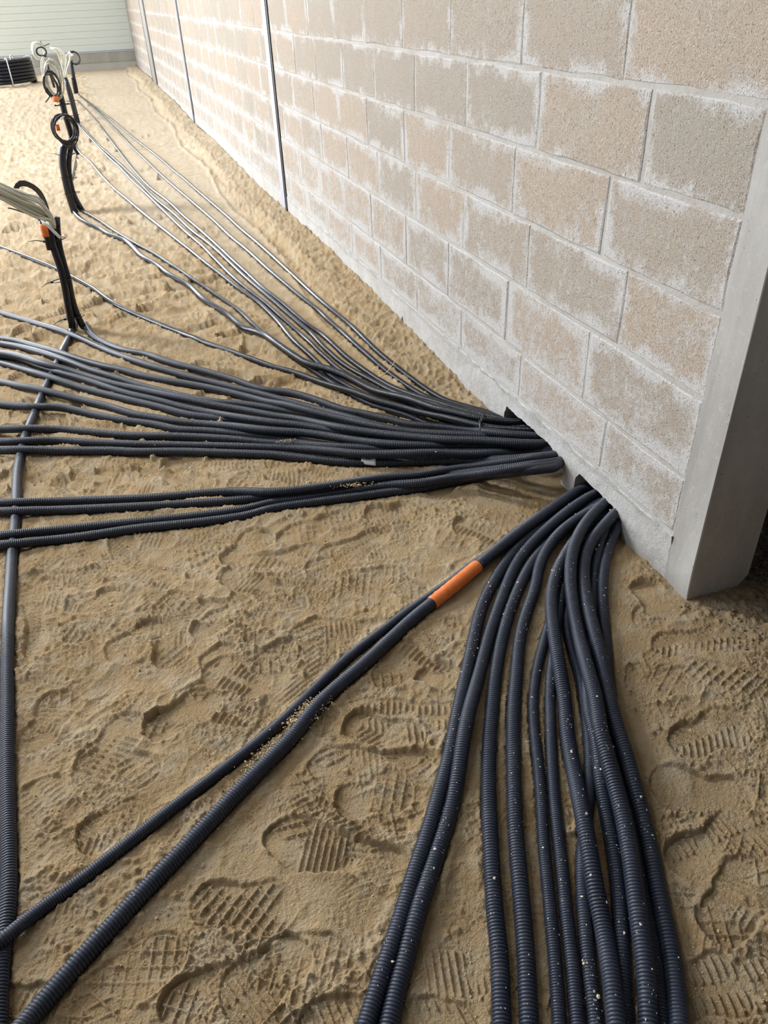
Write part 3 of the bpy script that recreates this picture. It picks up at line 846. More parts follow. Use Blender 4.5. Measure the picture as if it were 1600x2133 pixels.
def blobs(name, pts, sizes, mat, parent=None):
    """many small irregular crumbs as one mesh"""
    base = np.array([(1, 0, 0), (-1, 0, 0), (0, 1, 0), (0, -1, 0), (0, 0, 1), (0, 0, -1), (.6, .6, .5), (-.6, .6, .5), (.6, -.6, .5), (-.6, -.6, .5)], float)
    tri = np.array([(4, 0 + 6 - 0, 7), (4, 7, 9), (4, 9, 8), (4, 8, 6), (6, 2, 7), (7, 1, 9), (9, 3, 8), (8, 0, 6), (0, 2, 6), (2, 1, 7), (1, 3, 9), (3, 0, 8), (5, 2, 0), (5, 1, 2), (5, 3, 1), (5, 0, 3)])
    n = len(pts)
    V = np.empty((n, len(base), 3)); 
    for i in range(n):
        a = rng.uniform(0, 6.28); b = rng.uniform(-.6, .6)
        ca, sa, cb, sb = math.cos(a), math.sin(a), math.cos(b), math.sin(b)
        Rm = np.array([[ca, -sa, 0], [sa, ca, 0], [0, 0, 1]]) @ np.array([[1, 0, 0], [0, cb, -sb], [0, sb, cb]])
        v = base * rng.uniform(0.65, 1.25, (len(base), 1)) * sizes[i] * rng.uniform(0.6, 1.2, 3)
        V[i] = pts[i] + v @ Rm.T
    Fq = (tri[None] + (np.arange(n) * len(base))[:, None, None]).reshape(-1, 3)
    return fast_mesh(name, V.reshape(-1, 3), Fq, mat, parent, smooth=False)


GROUPS = {'A': 'thin far conduits fanning from the distant risers', 'B': 'slack conduits above the far fan', 'C': 'ribbed conduits fanning in from the left edge',
          'D': 'slanting conduit pairs on bare sand', 'E': 'conduit pair to the lower left corner', 'F': 'foreground sheaf of ribbed conduits', 'G': 'conduit along the left edge'}
OBJ = {}
for nm in ORDER:
    Wp, r = PATH[nm]
    o = corrugated(nm, Wp, r, CONDUIT_NEAR if nm[0] in 'FEG' else CONDUIT_MID if nm[0] in 'CD' else CONDUIT)
    tag(o, LABEL[nm], 'conduit', GROUPS[nm[0]])
    OBJ[nm] = o
    if nm[0] == 'F' or nm in ('E1', 'C11', 'C12', 'C3', 'D2'):
        n = {'F': 110}.get(nm[0], 25)
        s_ = rng.uniform(0, 1, n)
        # clumps
        cl = rng.uniform(0.15, 0.9, 7)
        s_ = np.clip(np.where(rng.random(n) < 0.65, cl[rng.integers(0, 7, n)] + rng.normal(0, 0.015, n), s_), 0.02, 0.93)
        idx = (s_ * (len(Wp) - 2)).astype(int)
        c = Wp[idx]; tdir = Wp[idx + 1] - Wp[idx]; tdir /= np.linalg.norm(tdir, axis=1)[:, None]
        side = np.cross(tdir, (0, 0, 1.0)); side /= np.linalg.norm(side, axis=1)[:, None]
        an = rng.normal(0, 0.55, n)
        pts = c + side * (np.sin(an) * r * 0.97)[:, None] + np.array([0, 0, 1.0]) * (np.cos(an) * r * 0.97)[:, None]
        sz = rng.uniform(0.0006, 0.0016, n) * np.where(rng.random(n) < 0.10, 2.2, 1)
        b = blobs('sand_crumbs', pts, sz, PALE_CRUMB, o); tag(b, kind='stuff')

# orange tape round the thick conduit
Wp, r = PATH['E1']
ia = np.argmin(np.linalg.norm(Wp[:, :2] - at_z(1000, 1180, 0.02)[:2], axis=1)); ib = np.argmin(np.linalg.norm(Wp[:, :2] - at_z(902, 1252, 0.02)[:2], axis=1))
seg = resample(Wp[min(ia, ib):max(ia, ib)], 0.0035)
rt = r * 1.08 + 0.0003 * np.sin(np.arange(len(seg)) * 0.9) + 0.0006 * (np.arange(len(seg)) % 8 < 1) + rng.uniform(-.0003, .0003, len(seg))
rt[0] = rt[-1] = r * 1.01
V, Fq = sweep(seg, rt, 20)
o = fast_mesh('tape_wrap', V, Fq, ORANGE, OBJ['E1']); o['label'] = 'orange tape wrapped round the conduit'
# torn tag on the front conduit of the left fan
Wp, r = PATH['C12']
ia = np.argmin(np.linalg.norm(Wp[:, :2] - at_z(754, 962, 0.02)[:2], axis=1)); ib = np.argmin(np.linalg.norm(Wp[:, :2] - at_z(786, 966, 0.02)[:2], axis=1))
seg = resample(Wp[min(ia, ib):max(ia, ib)], 0.006)
Vt, Ft = [], []
na = 9
T = np.gradient(seg, axis=0); T /= np.linalg.norm(T, axis=1)[:, None]
for i, (p, t_) in enumerate(zip(seg, T)):
    sd = np.cross(t_, (0, 0, 1.0)); sd /= np.linalg.norm(sd)
    u = i / (len(seg) - 1)
    a0 = -0.25 + 0.5 * (0.3 < u < 0.75) - 0.35 * (u < 0.12)
    a1 = 1.25 + 0.45 * u - 0.5 * (u < 0.15)
    for k in range(na):
        a = a0 + (a1 - a0) * k / (na - 1)
        rr_ = r + 0.0012 + 0.003 * max(0, k / (na - 1) - 0.7) * u
        Vt.append(p + sd * math.sin(a) * rr_ + np.array([0, 0, 1.0]) * math.cos(a) * rr_)
for i in range(len(seg) - 1):
    for k in range(na - 1):
        Ft.append((i * na + k, i * na + k + 1, (i + 1) * na + k + 1, (i + 1) * na + k))
tg = mesh_obj('torn_tag', Vt, Ft, PAPER, OBJ['C12'], smooth=True); tg['label'] = 'torn white paper tag'
sm = tg.modifiers.new('thickness', 'SOLIDIFY'); sm.thickness = 0.0006


# ---------------------------------------------------------------- sand surface
def build_sand():
    fwd = np.array([-RC[0, 2], -RC[1, 2]]); fwd /= np.linalg.norm(fwd)
    rgt = np.array([fwd[1], -fwd[0]])
    pitch = math.asin(0.56701757)
    gs = []
    v = 1400.0
    while True:
        dep = pitch + math.atan(v / FOCAL_PX)
        g = H / math.tan(dep)
        if g > 1.3: break
        gs.append(g); v -= 2.4
    g = gs[-1]
    while g < 21.5:
        dv = 2.4 / FOCAL_PX
        dg = min((g * g + H * H) / H * dv / (1 + ((g - 1.9) / 9) ** 2 * 0.0), 0.028 if g < 5 else 0.045 if g < 9 else 0.09)
        g += dg; gs.append(g)
    lead = [-1.2, -0.9, -0.7, -0.5, -0.35, -0.2, -0.1, 0.0] + list(np.linspace(0.03, gs[0] - 0.004, 14))
    lead = [q for q in lead if q < gs[0] - 0.003]
    gs = np.array(lead + gs)
    us = list(np.arange(-860, 861, 2.4))
    a = 860.0; st = 5.0; ext = []
    while a < 5200: a += st; st *= 1.14; ext.append(a)
    us = np.array([-e for e in ext[::-1]] + us + ext) / FOCAL_PX
    G, U = np.meshgrid(gs, us, indexing='ij')
    depth = np.maximum(G, 0.35) * math.cos(pitch) + H * math.sin(pitch)
    X = fwd[0] * G + rgt[0] * U * depth
    Y = fwd[1] * G + rgt[1] * U * depth
    X = np.clip(X, -7.1, 4.1); Y = np.clip(Y, -4.99, FAR_Y + 0.1)
    nr, nc = X.shape
    x = X.ravel(); y = Y.ravel()
    print('sand verts', len(x))
    base = ground(x, y)
    dw = WALL_X - x
    near = y < 6.5
    # --- relief
    mound0 = sstep(0.34, 0.28, dw)
    ridged0 = lambda a, b: np.clip(1 - np.abs(gnoise(a, b, 40)) * 2.6, 0, 1) ** 1.5
    wx = x + 0.02 * gnoise(x * 9, y * 9, 5); wy = y + 0.02 * gnoise(x * 9 + 7, y * 9, 6)
    rel = 0.0075 * gnoise(x * 2.6, y * 2.6, 1) + 0.0050 * gnoise(wx * 7, wy * 7, 2) + 0.0026 * gnoise(wx * 17, wy * 17, 3)
    rdg = 1 - np.abs(gnoise(wx * 12, wy * 12, 9)) * 2.0
    rel += 0.0035 * np.clip(rdg, 0, 1) ** 3 * sstep(-.2, .5, gnoise(x * 3, y * 3, 10))
    far_boost = sstep(2.2, 4.5, y)
    rel += far_boost * (1 - 0.4 * mound0) * (0.009 * gnoise(x * 5, y * 6.5, 21) + 0.011 * gnoise(x * 14, y * 17, 23) + 0.012 * np.clip(1 - np.abs(gnoise(x * 6, y * 9, 22)) * 2.4, 0, 1) ** 2 + 0.007 * np.clip(1 - np.abs(gnoise(wx * 17, wy * 24, 24)) * 2.6, 0, 1) ** 1.5)
    # scraped smoother strip along the wall, with marks running square to the wall
    strip = sstep(0.62, 0.50, dw + 0.0) * sstep(0.24, 0.32, dw) * sstep(2.6, 3.4, y)
    strip = np.maximum(strip, sstep(1.15, 0.9, dw) * sstep(0.24, 0.32, dw) * sstep(4.5, 6.5, y))
    rel = rel * (1 - 0.75 * strip) + strip * (0.0030 * gnoise(x * 2.2, y * 26, 31) + 0.0015 * gnoise(x * 5, y * 60, 32))
    mound = sstep(0.31, 0.25, dw) * sstep(1.9, 2.5, y)
    rel += mound * (0.005 * gnoise(x * 11, y * 11, 41) + 0.003 * ridged0(wx * 30, wy * 30) + 0.010 * np.clip(1 - np.abs(gnoise(wx * 22, wy * 22, 42)) * 2.2, 0, 1) ** 2 + 0.004 * gnoise(x * 50, y * 50, 43))
    # ledge of the scrape against the mound
    rel += 0.012 * np.exp(-((dw - 0.30 - 0.03 * np.sin(y * 2.3) - 0.015 * gnoise(y * 3, y * 0 + 1.0, 44)) / 0.012) ** 2) * sstep(2.8, 3.6, y)

    def ridged(a, b, sd, k=2.4):
        return np.clip(1 - np.abs(gnoise(a, b, sd)) * k, 0, 1)
    # --- torn, flaky skin over everything that was trodden
    q = sstep(-0.15, 0.35, gnoise(x * 3.4, y * 3.4, 55))
    wx2 = x + 0.012 * gnoise(x * 26, y * 26, 56); wy2 = y + 0.012 * gnoise(x * 26 + 3, y * 26, 57)
    flake = 0.0036 * ridged(wx2 * 16, wy2 * 16, 58) ** 2 + 0.0022 * ridged(wx2 * 38, wy2 * 38, 59) ** 1.5
    # scuffs: short parallel ridges, direction changing from place to place
    ang = 3.0 * gnoise(x * 1.7, y * 1.7, 63)
    su = x * np.cos(ang) + y * np.sin(ang); sv = -x * np.sin(ang) + y * np.cos(ang)
    scuff = 0.0026 * ridged(su * 14, sv * 75, 64) * sstep(0.0, 0.5, gnoise(x * 6, y * 6, 65))
    plate = np.floor(gnoise(wx2 * 9, wy2 * 9, 66) * 4) / 4 * 0.0045          # broken crust: small steps
    rel += (1 - 0.8 * strip) * (1 - 0.6 * mound) * (flake * q + scuff + plate * sstep(0.05, 0.4, gnoise(x * 2.8 + 4, y * 2.8, 67)))
    # --- footprints
    pm = np.zeros_like(rel)
    def footprint(hx, hy, tx, ty, wid=0.105, dep=0.013, kind=0, strength=1.0, seed=0):
        nonlocal rel
        ax, ay = tx - hx, ty - hy
        L = math.hypot(ax, ay); ax /= L; ay /= L
        cx, cy = (hx + tx) / 2, (hy + ty) / 2
        sel = np.nonzero((np.abs(x - cx) < L * 0.5 + 0.06) & (np.abs(y - cy) < L * 0.5 + 0.06))[0]
        if len(sel) < 20: return
        sx, sy = x[sel], y[sel]
        l = (sx - hx) * ax + (sy - hy) * ay
        b = -(sx - hx) * ay + (sy - hy) * ax
        t = l / L
        f = np.interp(t, [0, .12, .28, .42, .6, .75, .9, 1], [.72, .80, .78, .68, .88, 1.0, .86, .55])
        cap = np.sqrt(np.clip(1 - np.abs((t - 0.5) / 0.5) ** 7, 0, 1))
        hw = wid / 2 * f * cap
        d = np.abs(b) - hw
        d = np.where((t < 0) | (t > 1), np.maximum(d, np.maximum(-l, l - L)), d)
        d = d + 0.0030 * gnoise(sx * 60, sy * 60, seed + 77) + 0.006 * gnoise(sx * 17, sy * 17, seed + 78)
        m = sstep(0.003, -0.003, d) * (0.35 + 0.65 * sstep(-0.35, 0.05, gnoise(sx * 7, sy * 7, seed + 79)))
        old = rel[sel]
        lvl = np.median(old[m > 0.5]) if (m > 0.5).any() else 0
        prof = lvl - dep * (0.75 + 0.35 * np.cos((t - 0.15) * 5)) + 0.0012 * gnoise(sx * 25, sy * 25, seed)
        # tread
        tr = np.zeros_like(l)
        def line(q, sp, wl):
            dd = np.abs((q / sp) % 1.0 - 0.5) * sp
            return sstep(wl, wl * 0.35, dd)
        fade = sstep(-0.1, 0.3, gnoise(sx * 14, sy * 14, seed + 5) + 0.28)
        if kind == 0:
            tr = np.where(t < 0.3, np.maximum(line(l * .7 + b * .7, .021, .0024), line(l * .7 - b * .7, .021, .0024)), line(l + 0.12 * b, .0125, .0026))
            tr = np.where((t > .3) & (t < .45), np.maximum(line(l * 1.0, .011, .0018) * (b > 0), line(b, .012, .0018) * (b < 0)), tr)
            tr = np.where(t > .72, np.maximum(line(l * .5 + b * .85, .023, .0026), line(l * .5 - b * .85, .023, .0026)), tr)
        elif kind == 1:
            tr = np.maximum(line(l * .5 + b * .85, .024, .0024), line(l * .85 - b * .4, .018, .0024))
        elif kind == 2:
            tr = line(l + 0.6 * np.abs(b), .016, .003)
        elif kind == 3:
            tr = line(l, .014, .003) * (np.abs(b) > 0.008)
        prof = prof + 0.0062 * tr * fade * sstep(-0.002, -0.010, d)
        new = old * (1 - m) + prof * m
        rim = (d > -0.002)
        ramp_ = 0.5 + 0.5 * gnoise(sx * 22, sy * 22, seed + 9)
        new = new + np.where(rim, 0.0065 * (dep / 0.013) * np.exp(-((d - 0.004) / 0.010) ** 2) * (0.1 + 1.5 * ramp_ * ramp_), 0)
        rel[sel] = old * (1 - strength) + new * strength
        pm[sel] = np.maximum(pm[sel] * 0.7, m)

    R2 = random.Random(5)
    # far and general prints first, the readable near ones last
    for i in range(430):
        yy = 2.3 + 11 * R2.random() ** 1.5
        xx = R2.uniform(-2.6 - 0.2 * yy, 0.55)
        a = R2.uniform(0, 6.28); L = 0.29
        footprint(xx, yy, xx + math.cos(a) * L, yy + math.sin(a) * L, 0.115, R2.uniform(.016, .030), R2.choice([0, 1, 2, 3]), 0.9, i)
    for i in range(210):
        yy = R2.uniform(0.05, 2.5); xx = R2.uniform(-1.6, 1.0)
        if xx > 0.35 and yy < 1.5 and R2.random() < 0.3: continue
        a = R2.choice([2.6, -0.5, 2.9, 0.2, 1.2, 2.2]) + R2.gauss(0, 0.5); L = R2.uniform(.27, .30)
        footprint(xx, yy, xx + math.cos(a) * L, yy + math.sin(a) * L, 0.105, R2.uniform(.003, .010) * (0.5 if xx > 0.4 and yy < 1.7 else 1), R2.choice([0, 0, 0, 1, 1, 2, 3, 3]), 0.9, 500 + i)
    NEAR = [((85, 1375), (95, 1205), 3, .010), ((60, 1560), (150, 1440), 0, .010), ((330, 1620), (170, 1570), 1, .008), ((170, 1640), (290, 1490), 3, .008),
            ((250, 1230), (180, 1290), 3, .007), ((340, 1290), (230, 1380), 0, .009), ((560, 1440), (430, 1390), 3, .009), ((300, 1530), (460, 1450), 0, .010),
            ((600, 1250), (470, 1190), 0, .010), ((640, 1200), (760, 1150), 1, .010), ((470, 1180), (560, 1110), 2, .009), ((800, 1110), (700, 1170), 3, .009),
            ((340, 960), (420, 975), 0, .016), ((860, 1060), (760, 1080), 3, .012), ((240, 980), (140, 1010), 1, .010), ((640, 1010), (560, 985), 2, .012),
            ((1050, 1130), (950, 1090), 3, .010), ((880, 1250), (790, 1190), 0, .008),
            ((955, 1430), (800, 1350), 3, .011), ((870, 1400), (925, 1425), 9, .012), ((720, 1500), (880, 1560), 2, .011), ((930, 1600), (640, 1600), 0, .013),
            ((700, 1680), (860, 1640), 1, .010), ((860, 1815), (550, 1740), 0, .017), ((400, 1880), (620, 1900), 1, .009), ((330, 2110), (740, 1990), 1, .010),
            ((640, 1970), (470, 2120), 3, .008), ((150, 1720), (60, 1640), 3, .008), ((160, 1760), (330, 1690), 2, .008),
            ((1570, 1660), (1350, 1640), 9, .010), ((1390, 1810), (1600, 1720), 3, .011), ((1480, 1960), (1590, 1800), 0, .013), ((1460, 1420), (1300, 1430), 9, .010),
            ((1330, 1215), (1400, 1290), 9, .010), ((1370, 2080), (1560, 2050), 3, .006), ((1400, 1560), (1560, 1500), 2, .006)]
    for k, ((ax_, ay_), (bx_, by_), kd, dp) in enumerate(NEAR):
        a = at_z(ax_, ay_, -0.005); b = at_z(bx_, by_, -0.005)
        footprint(a[0], a[1], b[0], b[1], 0.108 if kd != 9 or k != 19 else 0.07, dp, kd, 1.0, 900 + k)

    # --- clods, crumbs, grain
    cm = sstep(0.05, 0.42, gnoise(x * 4.2, y * 4.2, 51) + 0.35 * gnoise(x * 14, y * 14, 52))
    cm = np.maximum(cm * (1 - 0.5 * mound), mound * 0.4)
    cm = np.maximum(cm, 0.7 * sstep(1.0, 1.3, x) * sstep(1.9, 1.4, y))
    nsel = np.nonzero(y < 6.0)[0]
    d1, v1 = worley(x[nsel] * 95, y[nsel] * 95, 61)
    d2, v2 = worley(x[nsel] * 48, y[nsel] * 48, 62)
    lump = 0.0030 * v1 * sstep(0.62, 0.1, d1) + 0.0058 * np.where(v2 > 0.6, v2, 0) * sstep(0.55, 0.1, d2)
    xs, ys = x[nsel], y[nsel]
    pk = 1 - 0.8 * pm[nsel]
    rel[nsel] += lump * cm[nsel] * 1.25 * pk
    # crisp skin: little broken ridges a few millimetres high
    wa = xs + 0.006 * gnoise(xs * 55, ys * 55, 101); wb = ys + 0.006 * gnoise(xs * 55 + 9, ys * 55, 102)
    k1 = sstep(-0.1, 0.4, gnoise(xs * 5.5, ys * 5.5, 103)); k2 = (1 - 0.7 * strip[nsel]) * (1 - 0.65 * pm[nsel])
    rel[nsel] += k2 * (0.0040 * ridged(wa * 60, wb * 60, 104, 3.2) ** 1.3 * k1 + 0.0024 * ridged(wa * 120, wb * 120, 105, 2.6) * (0.35 + 0.65 * k1))
    rel[nsel] += 0.0006 * gnoise(x[nsel] * 120, y[nsel] * 120, 71) + 0.00045 * gnoise(x[nsel] * 260, y[nsel] * 260, 72)
    rel += 0.0016 * sstep(2, 4, y) * gnoise(x * 50, y * 50, 73)

    # --- the conduits press into the sand; sand banks up beside them
    cs = 0.004
    x0, y0, x1, y1 = -2.6, -0.8, 1.5, 7.0
    nx, ny = int((x1 - x0) / cs), int((y1 - y0) / cs)
    under = np.full((nx, ny), 9.0, np.float32); dist = np.full((nx, ny), 9.0, np.float32)
    for nm, (Wp, r) in PATH.items():
        Q = resample(Wp, 0.004)
        gz = ground(Q[:, 0], Q[:, 1])
        ix = ((Q[:, 0] - x0) / cs).astype(int); iy = ((Q[:, 1] - y0) / cs).astype(int)
        low = Q[:, 2] < gz + 1.5 * r
        for dx in range(-10, 11):
            for dy in range(-10, 11):
                dd = math.hypot(dx, dy) * cs
                if dd > 0.04: continue
                jx, jy = ix + dx, iy + dy
                ok = (jx >= 0) & (jx < nx) & (jy >= 0) & (jy < ny)
                if dd < r:
                    zb = (Q[:, 2] - math.sqrt(r * r - dd * dd) - 0.0012).astype(np.float32)
                    np.minimum.at(under, (jx[ok], jy[ok]), zb[ok])
                k2 = ok & low
                np.minimum.at(dist, (jx[k2], jy[k2]), np.float32(max(0, dd - r)))
    ix = ((x - x0) / cs).astype(int); iy = ((y - y0) / cs).astype(int)
    ok = (ix >= 0) & (ix < nx) & (iy >= 0) & (iy < ny)
    dv = np.full(len(x), 9.0); uv = np.full(len(x), 9.0)
    dv[ok] = dist[ix[ok], iy[ok]]; uv[ok] = under[ix[ok], iy[ok]]
    bank = np.exp(-((dv - 0.006) / 0.010) ** 2) * (0.003 + 0.006 * np.clip(gnoise(x * 8, y * 8, 81) + 0.5 * gnoise(x * 40, y * 40, 82), -0.3, 1))
    soft = sstep(0.0, 0.03, dv)
    # sand heaped between the two lower left conduits
    for hx_, hy_, hh, hs in ((592, 1548, .022, .030), (628, 1508, .024, .026), (665, 1468, .020, .022), (705, 1434, .014, .020), (330, 1785, .014, .03), (420, 1705, .012, .03), (250, 1850, .012, .03)):
        c_ = at_z(hx_, hy_, 0.0)
        bank = bank + hh * np.exp(-((x - c_[0]) ** 2 + (y - c_[1]) ** 2) / hs ** 2) * (0.75 + 0.5 * gnoise(x * 55, y * 55, 83))
    rel = rel * (0.7 + 0.3 * soft) + bank
    # troughs: between the foreground conduits the sand lies lower
    z = base + rel
    z = np.minimum(z, np.where(uv < 5, uv, 9))
    # clear the two holes
    in1 = (x > WALL_X - 0.05) & (x < WALL_X + 0.35) & (((y > 1.42) & (y < 1.70)) | ((y > 1.75) & (y < 2.18)))
    z = np.where(in1, np.minimum(z, 0.004), z)
    hid = (x > WALL_X + 0.01) & (x < WALL_X + 0.14) & (y > 1.26) & ~in1
    z = np.where(hid, -0.02, z)
    dirt = sstep(0.55, 0.15, np.hypot((x - 1.62) * 1.0, (y - 0.98) * 0.9) + 0.08 * gnoise(x * 6, y * 6, 91)) * 0.95
    dirt = np.maximum(dirt, sstep(WALL_X + 0.12, WALL_X + 0.3, x + 0.06 * gnoise(x * 9, y * 9, 92)) * sstep(0.75, 1.05, y))
    z = z + dirt * 0.006 * gnoise(x * 45, y * 45, 93)
    V = np.column_stack([x, y, z])
    i = np.arange(nr - 1)[:, None] * nc; j = np.arange(nc - 1)[None, :]
    Fq = np.stack([i + j, i + j + 1, i + nc + j + 1, i + nc + j], -1).reshape(-1, 4)
    # drop collapsed faces at the room edges
    A = V[Fq[:, 0]]; B = V[Fq[:, 2]]; A2 = V[Fq[:, 1]]; B2 = V[Fq[:, 3]]
    area = np.abs((B[:, 0] - A[:, 0]) * (B2[:, 1] - A2[:, 1]) - (B[:, 1] - A[:, 1]) * (B2[:, 0] - A2[:, 0]))
    Fq = Fq[area > 1e-9]
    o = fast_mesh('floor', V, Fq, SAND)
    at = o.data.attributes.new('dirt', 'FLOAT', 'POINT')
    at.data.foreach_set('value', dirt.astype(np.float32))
    at = o.data.attributes.new('paler', 'FLOAT', 'POINT')
    at.data.foreach_set('value', (0.75 * sstep(3.0, 8.5, y) + 0.5 * strip * sstep(3, 5, y)).clip(0, 1).astype(np.float32))  # sand colour mixed lighter with distance along y and on the scraped strip
    tag(o, kind='structure')
    return gs, us, x, y, z, nr, nc


build_sand()


# ---------------------------------------------------------------- risers
def ring(cx, cy, cz, rx, ry, tilt=(0, 0, 0), n=28, wob=0.0):
    out = []
    from mathutils import Euler
    E_ = Euler(tilt)
    for i in range(n + 1):
        a = 2 * math.pi * i / n
        v = Vector((math.cos(a) * rx * (1 + random.uniform(-wob, wob)), 0, math.sin(a) * ry * (1 + random.uniform(-wob, wob))))
        v.rotate(E_)
        out.append((cx + v.x, cy + v.y, cz + v.z))
    return out


def pline(pts, y):
    """pixel polyline -> world points in the vertical plane at distance y (y may be a pair: first, last)"""
    if isinstance(y, (int, float)): y = (y, y)
    n = len(pts)
    return [tuple(at_y(a, b, y[0] + (y[1] - y[0]) * i / max(1, n - 1))) for i, (a, b) in enumerate(pts)]


def add(t, o):
    keep_world(o, t); return o


def cable_tie(t, p, y, w_, tail, r=0.0022):
    c = at_y(*p, y)
    pts = [(c[0] + math.cos(a) * w_, c[1] + math.sin(a) * w_ * 0.62, c[2] + 0.004 * math.cos(a)) for a in np.linspace(0, 2 * math.pi, 17)]
    P = [tuple(q) for q in pts]
    V1, F1 = sweep(np.array(P), np.full(len(P), r), 6)
    e = at_y(*tail, y - 0.05)
    s0 = (c[0] - w_, c[1] - 0.01, c[2])
    V2, F2 = sweep(np.array([s0, (s0[0] * .5 + e[0] * .5, s0[1] * .5 + e[1] * .5, s0[2] * .5 + e[2] * .5 + 0.004), tuple(e)]), np.array([r, r * .8, r * .4]), 6)
    h = np.array(box_data(s0[0] - .005, s0[0] + .005, s0[1] - .006, s0[1] + .006, s0[2] - .005, s0[2] + .005)[0]); Fh = np.array(box_data(0, 1, 0, 1, 0, 1)[1])
    V = np.vstack([V1, V2, h]); Fq = np.vstack([F1, F2 + len(V1), Fh + len(V1) + len(V2)])
    return add(t, fast_mesh('cable_tie', V, Fq, TIE, smooth=False))


def near_riser():
    Y = 3.80
    f = at_z(166, 690, 0)
    t = thing('cable_riser', tuple(f), 'near upright pair of black conduits with a spray of pale cables', 'riser')
    add(t, tube('riser_pipe', pline([(153, 712), (152, 690), (148, 665), (141, 630), (134, 590), (125, 555), (113, 520), (107, 498), (103, 470)], Y), .0165, CONDUIT, sides=14, step=.03))
    add(t, tube('riser_pipe', pline([(200, 708), (186, 696), (172, 678), (160, 655), (150, 625), (142, 585), (132, 550), (123, 515), (119, 485), (117, 452)], Y + .02), .0165, CONDUIT, sides=14, step=.03))
    o = add(t, tube('tape_wrap', pline([(96, 492), (90, 466)], Y - 0.01), .0165, ORANGE, sides=12, step=.01)); o['label'] = 'orange tape round a short stub'
    # short stub pipe that carries the tape
    add(t, tube('riser_stub', pline([(104, 520), (99, 500), (94, 480), (88, 461)], Y - .008), .0135, CONDUIT, sides=12, step=.03))
    R3 = random.Random(3)
    for i in range(26):
        q = i / 25
        s_ = (R3.uniform(101, 109), R3.uniform(448, 462))
        e = (-70 + R3.uniform(-6, 6), 350 + 34 * q + R3.uniform(-5, 5))
        m1 = (84 - 4 * q + R3.uniform(-3, 3), 418 + 35 * q + R3.uniform(-3, 3))
        m2 = (48 + R3.uniform(-3, 3), 400 + 39 * q + R3.uniform(-3, 3))
        dy = R3.uniform(-0.05, 0.05)
        o = tube('cable', pline([(s_[0] + 6, s_[1] + 14), s_, m1, m2, (0, 382 + 31 * q), e], (Y - 0.02 + dy * .3, Y - 0.25 + dy)), .0047, WHITE_CABLE, sides=7, step=.03)
        add(t, o)
        if i == 0: o['label'] = 'pale grey-white cable'
    for i in range(5):
        k = i * 2.2
        o = add(t, tube('dark_cable', pline([(107 + i, 470), (103, 445 + i), (92 - i * .6, 412 + k), (78, 392 + k), (60, 381 + k * .8), (44, 377 + k), (34, 383 + k), (30 + k, 392)], (Y + .02 + .01 * i, Y + .03)), .0045, BLACK_CABLE, sides=7, step=.02))
    add(t, tube('dark_cable', pline([(85, 462), (70, 448), (50, 443), (30, 436), (16, 433)], Y - .06), .003, BLACK_CABLE, sides=6, step=.02))
    o = add(t, tube('tape_tail', pline([(88, 463), (98, 468), (108, 478), (118, 488), (126, 496)], Y - .045), .0065, WHITE_TIE, sides=6, step=.02)); o['label'] = 'white tape tail'
    cable_tie(t, (115, 499), Y + .01, .046, (57, 503))
    add(t, tube('cable_tie', pline([(94, 498), (97, 510)], Y - .05), .003, TIE, sides=6, step=.02))
    cable_tie(t, (130, 583), Y + .015, .046, (86, 599))
    cable_tie(t, (156, 660), Y + .015, .044, (112, 676))


def coil(t, nm, c, y, rx, ry, n, r, mat, tilt=0.25, lab=None, wob=.04):
    p = at_y(*c, y)
    paths = []
    for i in range(n):
        paths.append(ring(p[0] + random.uniform(-.012, .012), p[1] + random.uniform(-.03, .03), p[2] + random.uniform(-.015, .015), rx * random.uniform(.86, 1.08), ry * random.uniform(.88, 1.08), (random.uniform(-.2, .2), random.uniform(-.15, .15), tilt + random.uniform(-.2, .2)), 18, wob))
    o = None
    for q in paths:
        o = add(t, tube(nm, q, r, mat, sides=6, step=.03, closed_ends=False))
        if lab: o['label'] = lab
    return o


